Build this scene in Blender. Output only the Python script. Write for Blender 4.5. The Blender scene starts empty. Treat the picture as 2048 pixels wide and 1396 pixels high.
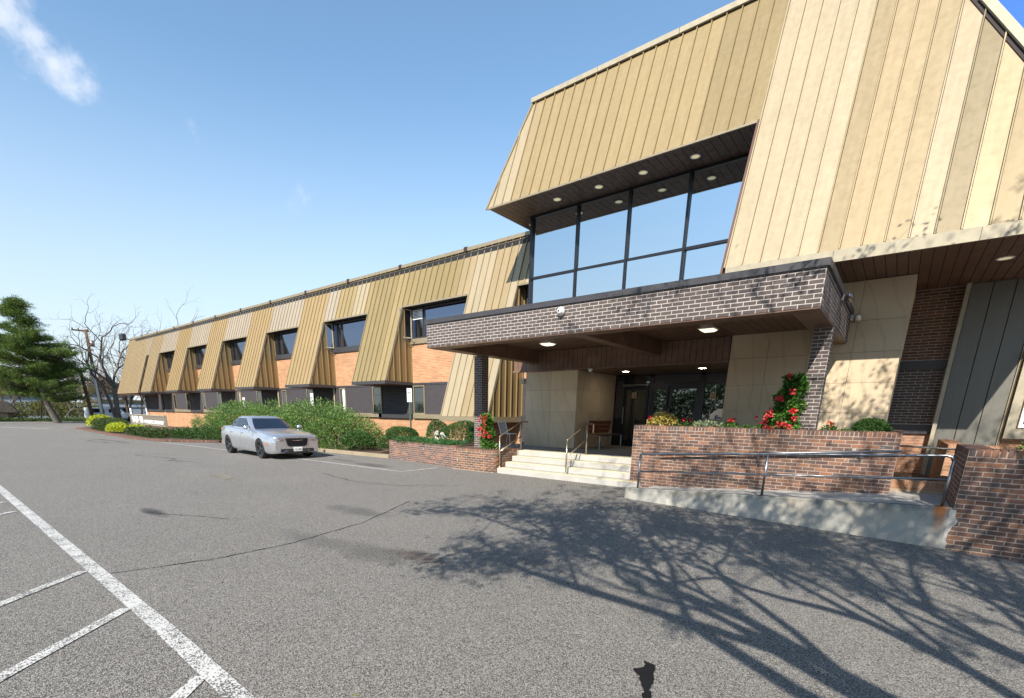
import bpy, math, random
import numpy as np
from mathutils import Vector, Matrix
R = math.radians
random.seed(7); rng = np.random.default_rng(7)
S = bpy.context.scene
COL = S.collection
# ------------------------------------------------------------------ camera, sky, sun, exposure
H = 1.72
cd = bpy.data.cameras.new('camera'); cam = bpy.data.objects.new('camera', cd); COL.objects.link(cam)
def cam_rot():
    a, b, c = 0.68147712, -0.26462918, 0.01551886
    ca, sa, cb, sb, cc, sc = math.cos(a), math.sin(a), math.cos(b), math.sin(b), math.cos(c), math.sin(c)
    Rz = np.array([[ca, sa, 0], [-sa, ca, 0], [0, 0, 1]]); Rx = np.array([[1, 0, 0], [0, cb, sb], [0, -sb, cb]])
    C = np.array([[1, 0, 0], [0, 0, -1], [0, 1, 0]]); R2 = np.array([[cc, -sc, 0], [sc, cc, 0], [0, 0, 1]])
    return R2 @ C @ Rx @ Rz          # world -> x right, y down, z forward
CR = cam_rot()
m = Matrix.Identity(4)
for i in range(3):
    m[i][0] = CR[0][i]; m[i][1] = -CR[1][i]; m[i][2] = -CR[2][i]
m.translation = Vector((0, 0, H))
cam.matrix_world = m
cd.sensor_width = 36; cd.lens = 954.2 / 2048 * 36
cd.shift_x = (1024 - 995.6) / 2048; cd.shift_y = (1084.9 - 698) / 2048
cd.clip_start = .05; cd.clip_end = 3000
S.camera = cam
S.render.resolution_x = 1024; S.render.resolution_y = 698

SUN = Vector((.33, -1, .88)).normalized()
world = bpy.data.worlds.new("World"); S.world = world; world.use_nodes = True
def build_world():
    nt = world.node_tree; N = nt.nodes; L = nt.links; N.clear()
    out = N.new('ShaderNodeOutputWorld'); bg = N.new('ShaderNodeBackground'); bg.inputs[1].default_value = .134
    sky = N.new('ShaderNodeTexSky'); sky.sky_type = 'NISHITA'; sky.sun_disc = False
    sky.sun_elevation = math.asin(SUN.z); sky.sun_rotation = math.atan2(SUN.x, SUN.y)
    sky.air_density = 1.0; sky.dust_density = .25; sky.ozone_density = 3.0; sky.altitude = 50
    geo = N.new('ShaderNodeTexCoord')
    hs = N.new('ShaderNodeHueSaturation'); hs.inputs['Saturation'].default_value = 1.0; hs.inputs['Hue'].default_value = .490; hs.inputs['Value'].default_value = .82; L.new(sky.outputs[0], hs.inputs['Color'])
    sz = N.new('ShaderNodeSeparateXYZ'); L.new(geo.outputs['Generated'], sz.inputs[0])
    hz = N.new('ShaderNodeMapRange'); hz.interpolation_type = 'SMOOTHSTEP'; hz.inputs[1].default_value = -.02; hz.inputs[2].default_value = .50; hz.inputs[3].default_value = .85; hz.inputs[4].default_value = 0; L.new(sz.outputs[2], hz.inputs[0])
    pale = N.new('ShaderNodeMixRGB'); pale.inputs[2].default_value = (2.7, 2.98, 3.2, 1); L.new(hz.outputs[0], pale.inputs[0]); L.new(hs.outputs[0], pale.inputs[1])
    nz = N.new('ShaderNodeTexNoise'); nz.inputs['Scale'].default_value = 16; nz.inputs['Detail'].default_value = 7; nz.inputs['Roughness'].default_value = .62
    L.new(geo.outputs['Generated'], nz.inputs['Vector'])
    total = None
    for d, r, k in [((-.885, .175, .45), .05, .9), ((-.880, .195, .425), .045, .8), ((-.872, .205, .40), .045, .95), ((-.868, .235, .392), .03, .6), ((-.86, .34, .38), .05, .35), ((-.80, .49, .33), .05, .3), ((-.9, -.25, .36), .35, 1.0),
                    ((.9, .1, .35), .3, .8)]:
        dn = N.new('ShaderNodeVectorMath'); dn.operation = 'DISTANCE'; v = Vector(d).normalized(); dn.inputs[1].default_value = v
        L.new(geo.outputs['Generated'], dn.inputs[0])
        mr = N.new('ShaderNodeMapRange'); mr.inputs[1].default_value = 0; mr.inputs[2].default_value = r; mr.inputs[3].default_value = k; mr.inputs[4].default_value = 0
        L.new(dn.outputs['Value'], mr.inputs[0])
        if total is None: total = mr.outputs[0]
        else:
            mx = N.new('ShaderNodeMath'); mx.operation = 'MAXIMUM'; L.new(total, mx.inputs[0]); L.new(mr.outputs[0], mx.inputs[1]); total = mx.outputs[0]
    ad = N.new('ShaderNodeMath'); ad.operation = 'MULTIPLY_ADD'; ad.inputs[1].default_value = .45; L.new(total, ad.inputs[0]); L.new(nz.outputs[0], ad.inputs[2])
    rp = N.new('ShaderNodeMapRange'); rp.interpolation_type = 'SMOOTHSTEP'; rp.inputs[1].default_value = .62; rp.inputs[2].default_value = 1.0; rp.inputs[4].default_value = .72
    L.new(ad.outputs[0], rp.inputs[0])
    mul = N.new('ShaderNodeMath'); mul.operation = 'MULTIPLY'; L.new(rp.outputs[0], mul.inputs[0])
    gt = N.new('ShaderNodeMath'); gt.operation = 'GREATER_THAN'; gt.inputs[1].default_value = .001; L.new(total, gt.inputs[0]); L.new(gt.outputs[0], mul.inputs[1])
    mix = N.new('ShaderNodeMixRGB'); mix.inputs[2].default_value = (3.6, 3.75, 4.1, 1)
    L.new(mul.outputs[0], mix.inputs[0]); L.new(pale.outputs[0], mix.inputs[1])
    L.new(mix.outputs[0], bg.inputs[0]); L.new(bg.outputs[0], out.inputs[0])
build_world()
sd = bpy.data.lights.new('sun', 'SUN'); sd.energy = 3.9; sd.angle = R(.5); sd.color = (1, .94, .845)
so = bpy.data.objects.new('sun', sd); COL.objects.link(so); so.rotation_euler = SUN.to_track_quat('Z', 'Y').to_euler(); so.location = (10, -30, 30)
S.view_settings.view_transform = 'Standard'; S.view_settings.look = 'None'; S.view_settings.gamma = 1; S.view_settings.exposure = 1.1
S.view_settings.use_curve_mapping = False
S.render.engine = 'CYCLES'
S.cycles.max_bounces = 8; S.cycles.diffuse_bounces = 6

# ------------------------------------------------------------------ material helpers
class NT:
    def __init__(s, name):
        s.m = bpy.data.materials.new(name); s.m.use_nodes = True; s.t = s.m.node_tree; s.N = s.t.nodes; s.L = s.t.links
        s.b = s.N['Principled BSDF']; s.out = s.N['Material Output']
    def n(s, typ, **kw):
        x = s.N.new('ShaderNode' + typ)
        for k, v in kw.items():
            if k in x.inputs.keys(): x.inputs[k].default_value = v
            else: setattr(x, k, v)
        return x
    def l(s, a, b): s.L.new(a, b)
    def pos(s): return s.n('NewGeometry').outputs['Position']
    def objc(s): return s.n('TexCoord').outputs['Object']
    def noise(s, vec, scale, detail=4, rough=.55, mapping=None):
        if mapping:
            mp = s.n('Mapping'); mp.inputs['Scale'].default_value = mapping; s.l(vec, mp.inputs[0]); vec = mp.outputs[0]
        x = s.n('TexNoise'); x.inputs['Scale'].default_value = scale; x.inputs['Detail'].default_value = detail; x.inputs['Roughness'].default_value = rough
        s.l(vec, x.inputs['Vector']); return x.outputs[0]
    def ramp(s, fac, stops):
        x = s.n('ValToRGB'); e = x.color_ramp.elements
        while len(e) < len(stops): e.new(.5)
        for i, (p, c) in enumerate(stops):
            e[i].position = p; e[i].color = (*c, 1) if len(c) == 3 else c
        s.l(fac, x.inputs[0]); return x.outputs[0]
    def mr(s, fac, a, b, c, d):
        x = s.n('MapRange'); 
        for i, v in zip((1, 2, 3, 4), (a, b, c, d)): x.inputs[i].default_value = v
        s.l(fac, x.inputs[0]); return x.outputs[0]
    def math(s, op, a, b):
        x = s.n('Math', operation=op)
        for i, v in enumerate((a, b)):
            if isinstance(v, (int, float)): x.inputs[i].default_value = v
            else: s.l(v, x.inputs[i])
        return x.outputs[0]
    def mix(s, fac, a, b, mode='MIX'):
        x = s.n('MixRGB', blend_type=mode)
        for i, v in enumerate((fac, a, b)):
            if isinstance(v, (int, float)): x.inputs[i].default_value = v
            elif isinstance(v, tuple): x.inputs[i].default_value = (*v, 1)
            else: s.l(v, x.inputs[i])
        return x.outputs[0]
    def bump(s, h, strength=.3, dist=.01):
        x = s.n('Bump'); x.inputs['Strength'].default_value = strength; x.inputs['Distance'].default_value = dist
        s.l(h, x.inputs['Height']); s.l(x.outputs[0], s.b.inputs['Normal'])
    def set(s, **kw):
        for k, v in kw.items():
            k = {'rough': 'Roughness', 'metal': 'Metallic', 'col': 'Base Color', 'ior': 'IOR', 'spec': 'Specular IOR Level', 'coat': 'Coat Weight'}[k]
            if isinstance(v, tuple): s.b.inputs[k].default_value = (*v, 1)
            elif isinstance(v, (int, float)): s.b.inputs[k].default_value = v
            else: s.l(v, s.b.inputs[k])
        return s
def simple(name, col, rough=.6, metal=0, var=.12, scale=6, bump=0, bscale=60, spec=.5):
    t = NT(name); p = t.pos()
    f = t.noise(p, scale, 5)
    c = t.mix(t.mr(f, .3, .7, 0, 1), tuple(x * (1 - var) for x in col), tuple(min(1, x * (1 + var)) for x in col))
    t.set(col=c, rough=rough, metal=metal, spec=spec)
    if bump: t.bump(t.noise(p, bscale, 4), bump)
    return t.m
def rnd(t):
    a = t.n('ObjectInfo').outputs['Random']; b = t.n('NewGeometry').outputs['Random Per Island']
    return t.math('FRACT', t.math('ADD', a, t.math('MULTIPLY', b, 7.13)), 0)
def brick_mat(name, stops, rough=.8, stain=None):
    t = NT(name); r = rnd(t); p = t.pos()
    c = t.ramp(r, stops)
    n1 = t.noise(p, 45, 5, .7)
    c = t.mix(1.0, c, t.ramp(n1, [(.25, (.72, .72, .72)), (.75, (1.2, 1.2, 1.2))]), 'MULTIPLY')
    if stain:
        n2 = t.noise(p, stain[0], 5, .6); c = t.mix(t.mr(n2, stain[1], stain[1] + .06, 0, .75), c, stain[2])
    t.set(col=c, rough=rough, spec=.25); t.bump(t.noise(p, 160, 3), .35, .004)
    return t.m

def mk_asphalt():
    t = NT('asphalt'); p = t.pos()
    big = t.noise(p, .35, 5, .6); mid = t.noise(p, 2.2, 5, .6)
    c = t.ramp(big, [(.3, (.178, .165, .147)), (.7, (.213, .197, .175))])
    c = t.mix(t.mr(mid, .35, .75, 0, .5), c, (.20, .19, .178))
    v = t.n('TexVoronoi'); v.inputs['Scale'].default_value = 140; t.l(p, v.inputs['Vector'])
    sp = t.n('SeparateColor'); t.l(v.outputs['Color'], sp.inputs[0])
    d = t.mr(v.outputs['Distance'], .1, .6, 1, 0)
    stone = t.math('MULTIPLY', t.math('GREATER_THAN', sp.outputs[0], .72), d)
    c = t.mix(t.math('MULTIPLY', stone, .95), c, (.62, .58, .53))
    dk = t.math('MULTIPLY', t.math('LESS_THAN', sp.outputs[0], .34), .8)
    c = t.mix(dk, c, (.04, .037, .034))
    # oil stains
    sx = t.n('SeparateXYZ'); t.l(p, sx.inputs[0])
    for (x, y, rx, ry, k, cc) in [(-4.95, 3.45, .8, .32, .45, (.05, .047, .044)), (-4.3, 3.75, .45, .2, .6, (.06, .035, .03)), (-7.2, 4.9, .9, .3, .5, (.05, .05, .05)), (-9.6, 2.5, .6, .14, .8, (.025, .025, .03)), (-13.2, 9.7, 1.1, .35, .6, (.04, .04, .04)), (-15.2, 9.9, .8, .2, .5, (.045, .04, .04)),
                              (-6.1, 3.3, .7, .25, .35, (.05, .05, .05)), (-3.2, 4.6, .25, .1, .3, (.09, .06, .045))]:
        dx = t.math('DIVIDE', t.math('SUBTRACT', sx.outputs[0], x), rx); dy = t.math('DIVIDE', t.math('SUBTRACT', sx.outputs[1], y), ry)
        q = t.math('ADD', t.math('MULTIPLY', dx, dx), t.math('MULTIPLY', dy, dy))
        q = t.math('ADD', q, t.mr(mid, .2, .8, -.6, .6))
        c = t.mix(t.mr(q, .1, 1.2, k, 0), c, cc)
    t.set(col=c, rough=.88, spec=.3)
    h = t.math('ADD', t.math('MULTIPLY', d, .6), t.noise(p, 130, 3)); t.bump(h, .75, .008)
    return t.m
def mk_paint(name, col, wear=.52):
    t = NT(name); p = t.pos()
    v = t.n('TexVoronoi'); v.inputs['Scale'].default_value = 110; t.l(p, v.inputs['Vector'])
    sp = t.n('SeparateColor'); t.l(v.outputs['Color'], sp.inputs[0])
    n = t.noise(p, 3.5, 4); w = t.math('ADD', sp.outputs[0], t.mr(n, .3, .7, -.34, .34))
    c = t.mix(t.math('GREATER_THAN', w, wear + .28), col, (.10, .095, .09))
    t.set(col=c, rough=.75); t.bump(t.noise(p, 130, 3), .5, .006); return t.m
def mk_metal_panel():
    t = NT('painted_metal'); p = t.pos()
    oc = t.n('ObjectInfo').outputs['Color']
    st = t.noise(p, 2.2, 5, .6, mapping=(6, 1, .35)); bl = t.noise(p, .9, 4)
    c = t.mix(1, oc, t.ramp(st, [(.3, (.93, .92, .90)), (.7, (1.05, 1.05, 1.05))]), 'MULTIPLY')
    c = t.mix(1, c, t.ramp(bl, [(.3, (.97, .97, .965)), (.7, (1.02, 1.02, 1.025))]), 'MULTIPLY')
    r = t.mr(t.noise(p, 8, 3), .3, .7, .34, .5)
    t.set(col=c, rough=r, metal=.15, spec=.5); t.bump(t.noise(p, .8, 2, mapping=(2.5, 1, .5)), .02, .02)
    return t.m
def mk_stone():
    t = NT('limestone'); p = t.pos(); r = t.n('ObjectInfo').outputs['Random']
    n = t.noise(p, 1.1, 5, .6); f = t.noise(p, 30, 4)
    w = t.n('TexWave', wave_type='BANDS'); w.inputs['Scale'].default_value = .9; w.inputs['Distortion'].default_value = 9; w.inputs['Detail'].default_value = 3
    mp = t.n('Mapping'); mp.inputs['Rotation'].default_value = (0, .5, 0); mp.inputs['Scale'].default_value = (1, 1, .5); t.l(p, mp.inputs[0]); t.l(mp.outputs[0], w.inputs[0])
    c = t.ramp(n, [(.28, (.54, .43, .29)), (.72, (.64, .53, .375))])
    c = t.mix(t.mr(w.outputs[0], 0, .12, .22, 0), c, (.33, .27, .19))
    c = t.mix(1, c, t.ramp(r, [(0, (.92, .9, .88)), (1, (1.06, 1.05, 1.04))]), 'MULTIPLY')
    c = t.mix(1, c, t.ramp(f, [(.3, (.93, .93, .93)), (.7, (1.05, 1.05, 1.05))]), 'MULTIPLY')
    t.set(col=c, rough=.75, spec=.3); t.bump(f, .12, .004); return t.m
def mk_concrete(name, c0, c1, dirty=0):
    t = NT(name); p = t.pos(); n = t.noise(p, 1.6, 6, .65); f = t.noise(p, 60, 4)
    c = t.ramp(n, [(.3, c0), (.7, c1)])
    if dirty:
        n2 = t.noise(p, 3.3, 6, .7); sx = t.n('SeparateXYZ'); t.l(p, sx.inputs[0])
        top = t.math('SUBTRACT', sx.outputs[2], t.math('MULTIPLY', t.math('ADD', sx.outputs[0], 4.31), .0486))
        g = t.math('ADD', t.mr(top, -.1, .24, -.35, .22), n2)
        c = t.mix(t.mr(g, .42, .72, 0, .75), c, (.10, .105, .10))
        c = t.mix(t.mr(t.noise(p, 1.3, 3), .55, .7, 0, .35), c, (.55, .42, .27))
        dx = t.math('ABSOLUTE', t.math('SUBTRACT', sx.outputs[0], t.math('ADD', .70, t.math('MULTIPLY', t.math('SUBTRACT', .45, sx.outputs[2]), .02))), 0)
        rm = t.mr(t.math('ADD', dx, t.mr(n2, .3, .7, -.03, .03)), .03, .1, 1, 0)
        zz = t.mr(sx.outputs[2], .05, .42, .1, .95)
        c = t.mix(t.math('MULTIPLY', rm, zz), c, (.36, .13, .035))
    c = t.mix(1, c, t.ramp(f, [(.3, (.9, .9, .9)), (.7, (1.07, 1.07, 1.07))]), 'MULTIPLY')
    t.set(col=c, rough=.85, spec=.25); t.bump(f, .25, .004); return t.m
def mk_glass(name, col, dark=(.01, .012, .016), fac=.7, rough=.015):
    t = NT(name); t.set(col=dark, rough=.05)
    g = t.n('BsdfGlossy'); g.inputs['Color'].default_value = (*col, 1); g.inputs['Roughness'].default_value = rough
    bp = t.n('Bump'); bp.inputs['Strength'].default_value = .02; bp.inputs['Distance'].default_value = .05
    t.l(t.noise(t.pos(), .8, 2), bp.inputs['Height']); t.l(bp.outputs[0], g.inputs['Normal'])
    mx = t.n('MixShader'); mx.inputs[0].default_value = fac
    t.l(t.b.outputs[0], mx.inputs[1]); t.l(g.outputs[0], mx.inputs[2]); t.l(mx.outputs[0], t.out.inputs[0]); return t.m
def mk_leaf(name, stops, trans=.3, rough=.55):
    t = NT(name); r = t.n('NewGeometry').outputs['Random Per Island']
    c = t.ramp(r, stops)
    n = t.noise(t.pos(), 2.5, 3); c = t.mix(1, c, t.ramp(n, [(.3, (.78, .78, .78)), (.7, (1.18, 1.18, 1.1))]), 'MULTIPLY')
    t.set(col=c, rough=rough, spec=.35)
    tr = t.n('BsdfTranslucent'); t.l(c, tr.inputs[0]); mx = t.n('MixShader'); mx.inputs[0].default_value = trans
    t.l(t.b.outputs[0], mx.inputs[1]); t.l(tr.outputs[0], mx.inputs[2]); t.l(mx.outputs[0], t.out.inputs[0]); return t.m
def mk_emit(name, col, st):
    t = NT(name); t.set(col=col, rough=.4); t.b.inputs['Emission Color'].default_value = (*col, 1); t.b.inputs['Emission Strength'].default_value = st; return t.m
def mk_wing_brick():
    t = NT('orange_brick'); p = t.pos()
    mp = t.n('Mapping'); mp.inputs['Rotation'].default_value = (R(90), 0, 0); t.l(p, mp.inputs[0])
    sx = t.n('SeparateXYZ'); t.l(p, sx.inputs[0]); cb = t.n('CombineXYZ'); t.l(t.math('ADD', sx.outputs[0], sx.outputs[1]), cb.inputs[0]); t.l(sx.outputs[2], cb.inputs[1])
    b = t.n('TexBrick'); t.l(cb.outputs[0], b.inputs['Vector'])
    b.inputs['Scale'].default_value = 1; b.inputs['Brick Width'].default_value = .30; b.inputs['Row Height'].default_value = .0677; b.inputs['Mortar Size'].default_value = .007
    b.inputs['Mortar Smooth'].default_value = .2; b.inputs['Bias'].default_value = 0
    b.inputs['Color1'].default_value = (.40, .178, .082, 1); b.inputs['Color2'].default_value = (.51, .26, .125, 1); b.inputs['Mortar'].default_value = (.50, .42, .32, 1)
    c = t.mix(1, b.outputs[0], t.ramp(t.noise(p, 1.2, 4), [(.3, (.9, .9, .9)), (.7, (1.1, 1.1, 1.1))]), 'MULTIPLY')
    t.set(col=c, rough=.85, spec=.2)
    t.bump(t.math('SUBTRACT', 1, b.outputs['Fac']), .8, .008); return t.m
def mk_dark_brick_tex():
    t = NT('dark_brick_panel'); p = t.pos()
    sx = t.n('SeparateXYZ'); t.l(p, sx.inputs[0]); cb = t.n('CombineXYZ'); t.l(sx.outputs[0], cb.inputs[0]); t.l(sx.outputs[2], cb.inputs[1])
    b = t.n('TexBrick'); t.l(cb.outputs[0], b.inputs['Vector'])
    b.inputs['Scale'].default_value = 1; b.inputs['Brick Width'].default_value = .25; b.inputs['Row Height'].default_value = .0677; b.inputs['Mortar Size'].default_value = .006
    b.inputs['Color1'].default_value = (.040, .034, .036, 1); b.inputs['Color2'].default_value = (.060, .048, .048, 1); b.inputs['Mortar'].default_value = (.12, .11, .11, 1)
    t.set(col=b.outputs[0], rough=.75, spec=.3); t.bump(t.math('SUBTRACT', 1, b.outputs['Fac']), .8, .008); return t.m
def mk_bark(name, a, b):
    t = NT(name); p = t.pos(); n = t.noise(p, 7, 6, .7, mapping=(3, 3, .5)); t.set(col=t.ramp(n, [(.3, a), (.7, b)]), rough=.9, spec=.2); t.bump(n, .6, .03); return t.m

M = dict(
    asphalt=mk_asphalt(), white_line=mk_paint('white_road_paint', (.50, .49, .465), .40), faint_line=mk_paint('faded_road_paint', (.27, .225, .145), .12),
    yellow=simple('yellow_nosing', (.80, .66, .22), .6), panel=mk_metal_panel(), stone=mk_stone(),
    mortar=simple('light_mortar', (.43, .39, .36), .9, bump=.3), mortar_pink=simple('pinkish_mortar', (.34, .275, .225), .9, bump=.3), mortar_tan=simple('tan_mortar', (.40, .31, .22), .9, bump=.3), mortar_dark=simple('grey_mortar', (.36, .32, .29), .9, bump=.3),
    dbrick=brick_mat('dark_brown_brick', [(0, (.078, .062, .058)), (.5, (.098, .077, .071)), (.8, (.112, .086, .077)), (1, (.088, .074, .073))]),
    rbrick=brick_mat('mixed_red_brick', [(0, (.10, .066, .056)), (.3, (.175, .088, .062)), (.5, (.115, .083, .073)), (.75, (.20, .102, .066)), (.95, (.29, .14, .082)), (1, (.09, .078, .076))], stain=(5, .66, (.48, .43, .38))),
    bbrick=brick_mat('umber_brick', [(0, (.11, .058, .038)), (.5, (.16, .082, .05)), (1, (.20, .105, .062))]),
    obrick=brick_mat('orange_brown_brick', [(0, (.34, .16, .085)), (.5, (.42, .21, .12)), (1, (.50, .27, .15))]),
    wbrick=mk_wing_brick(), dpanel=mk_dark_brick_tex(),
    char=simple('charcoal_metal', (.055, .052, .056), .45, .2), brown=simple('brown_boards', (.15, .085, .055), .5, var=.25, scale=3),
    brown2=simple('weathered_brown_boards', (.11, .072, .058), .55, var=.4, scale=9), tan=simple('bronze_metal_trim', (.30, .245, .16), .45, .3),
    cream=simple('cream_metal_trim', (.36, .315, .225), .5, .1), dkgap=simple('dark_shadow_gap', (.03, .02, .018), .8),
    concrete=mk_concrete('pale_concrete', (.37, .35, .315), (.46, .44, .40)), ramp=mk_concrete('stained_concrete', (.30, .29, .26), (.42, .40, .35), 1),
    floor=mk_concrete('porch_concrete', (.26, .24, .22), (.34, .32, .29)),
    kerb=mk_concrete('kerb_concrete', (.27, .22, .145), (.34, .28, .20)),
    steel=simple('brushed_steel', (.30, .30, .31), .38, 1, var=.2), bsteel=simple('bronze_steel', (.50, .42, .31), .35, .9, var=.2),
    glass=mk_glass('curtain_glass', (.70, .76, .78), fac=.82, rough=.03), wglass=mk_glass('window_glass', (.30, .36, .50), fac=.5), dglass=mk_glass('door_glass', (.5, .54, .5), fac=.26),
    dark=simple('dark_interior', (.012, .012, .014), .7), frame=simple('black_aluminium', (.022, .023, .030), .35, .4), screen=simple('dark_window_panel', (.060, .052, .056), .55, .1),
    white=simple('white_paint', (.78, .78, .76), .5, var=.04), black=simple('black_plastic', (.02, .02, .022), .4), lens=mk_emit('soffit_lamp_glass', (.9, .78, .48), .22), porchlens=mk_emit('porch_lamp_glass', (.9, .82, .62), .7), litlens=mk_emit('lit_downlight', (1, .86, .64), 18),
    soil=simple('mulch_soil', (.085, .052, .034), .95, var=.4, scale=14, bump=.8, bscale=30), wood=simple('bench_wood', (.20, .065, .03), .5, var=.3),
    green_post=simple('green_post', (.05, .10, .07), .5), grass=simple('rough_grass', (.10, .13, .04), .95, var=.5, scale=1.2, bump=.8, bscale=20),
    bark=mk_bark('grey_bark', (.06, .05, .045), (.17, .15, .125)), pbark=mk_bark('brown_bark', (.05, .035, .028), (.12, .085, .06)), pole=mk_bark('pole_wood', (.10, .06, .035), (.20, .12, .07)),
    juniper=mk_leaf('juniper_foliage', [(0, (.045, .10, .022)), (.5, (.11, .21, .045)), (1, (.24, .36, .10))]),
    boxwood=mk_leaf('boxwood_foliage', [(0, (.022, .060, .012)), (.6, (.045, .11, .022)), (1, (.09, .17, .04))]),
    hedge=mk_leaf('hedge_foliage', [(0, (.025, .045, .012)), (.6, (.05, .09, .022)), (1, (.10, .14, .035))]),
    lime=mk_leaf('lime_foliage', [(0, (.22, .30, .02)), (.6, (.42, .48, .03)), (1, (.58, .58, .06))]),
    gold=mk_leaf('gold_foliage', [(0, (.25, .28, .05)), (.5, (.55, .42, .10)), (1, (.65, .50, .18))]),
    silver=mk_leaf('silver_foliage', [(0, (.14, .20, .11)), (1, (.36, .40, .26))]), daff=mk_leaf('blade_foliage', [(0, (.03, .10, .03)), (1, (.09, .21, .07))]),
    vine=mk_leaf('vine_foliage', [(0, (.03, .10, .015)), (.6, (.08, .20, .03)), (1, (.20, .34, .08))]),
    red=mk_leaf('red_petals', [(0, (.45, .008, .02)), (.7, (.62, .02, .05)), (1, (.75, .16, .12))], .15), wpetal=mk_leaf('white_petals', [(0, (.7, .7, .66)), (1, (.82, .82, .8))], .15), orange=mk_leaf('orange_petals', [(0, (.6, .10, .02)), (1, (.7, .22, .12))], .15),
    pine=mk_leaf('pine_foliage', [(0, (.025, .055, .016)), (.5, (.075, .14, .03)), (1, (.22, .28, .05))]),
    scrub=mk_leaf('scrub_foliage', [(0, (.06, .07, .02)), (.5, (.14, .14, .04)), (1, (.26, .26, .07))]), budding=mk_leaf('spring_leaves', [(0, (.05, .10, .02)), (1, (.12, .2, .04))]),
    treeline=mk_leaf('treeline_foliage', [(0, (.02, .05, .015)), (1, (.09, .17, .04))]),
    paint=simple('silver_car_paint', (.60, .61, .64), .2, .8, var=.01), tyre=simple('tyre_rubber', (.018, .018, .018), .8), rim=simple('dark_alloy', (.12, .12, .13), .3, .9), chrome=simple('chrome', (.7, .7, .72), .1, 1, var=.02),
    carglass=mk_glass('car_glass', (.34, .40, .52), fac=.20), headlamp=mk_glass('headlamp_glass', (.8, .8, .82), dark=(.25, .26, .28), fac=.35), amber=simple('amber_lens', (.6, .10, .02), .3),
    signboard=simple('brown_sign_board', (.18, .145, .115), .6), bluewall=simple('blue_grey_wall', (.30, .35, .44), .8), roofing=simple('mossy_roof', (.085, .075, .06), .95, var=.5, scale=5, bump=.6), hutwall=simple('brown_hut_wall', (.16, .115, .085), .9), crack=simple('crack_filler', (.012, .012, .013), .9, spec=.08),
    skyglass=mk_glass('skylight_glass', (.25, .45, .95), dark=(.03, .09, .35), fac=.5), brownsash=simple('brown_sash', (.11, .05, .035), .5),
)

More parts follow.
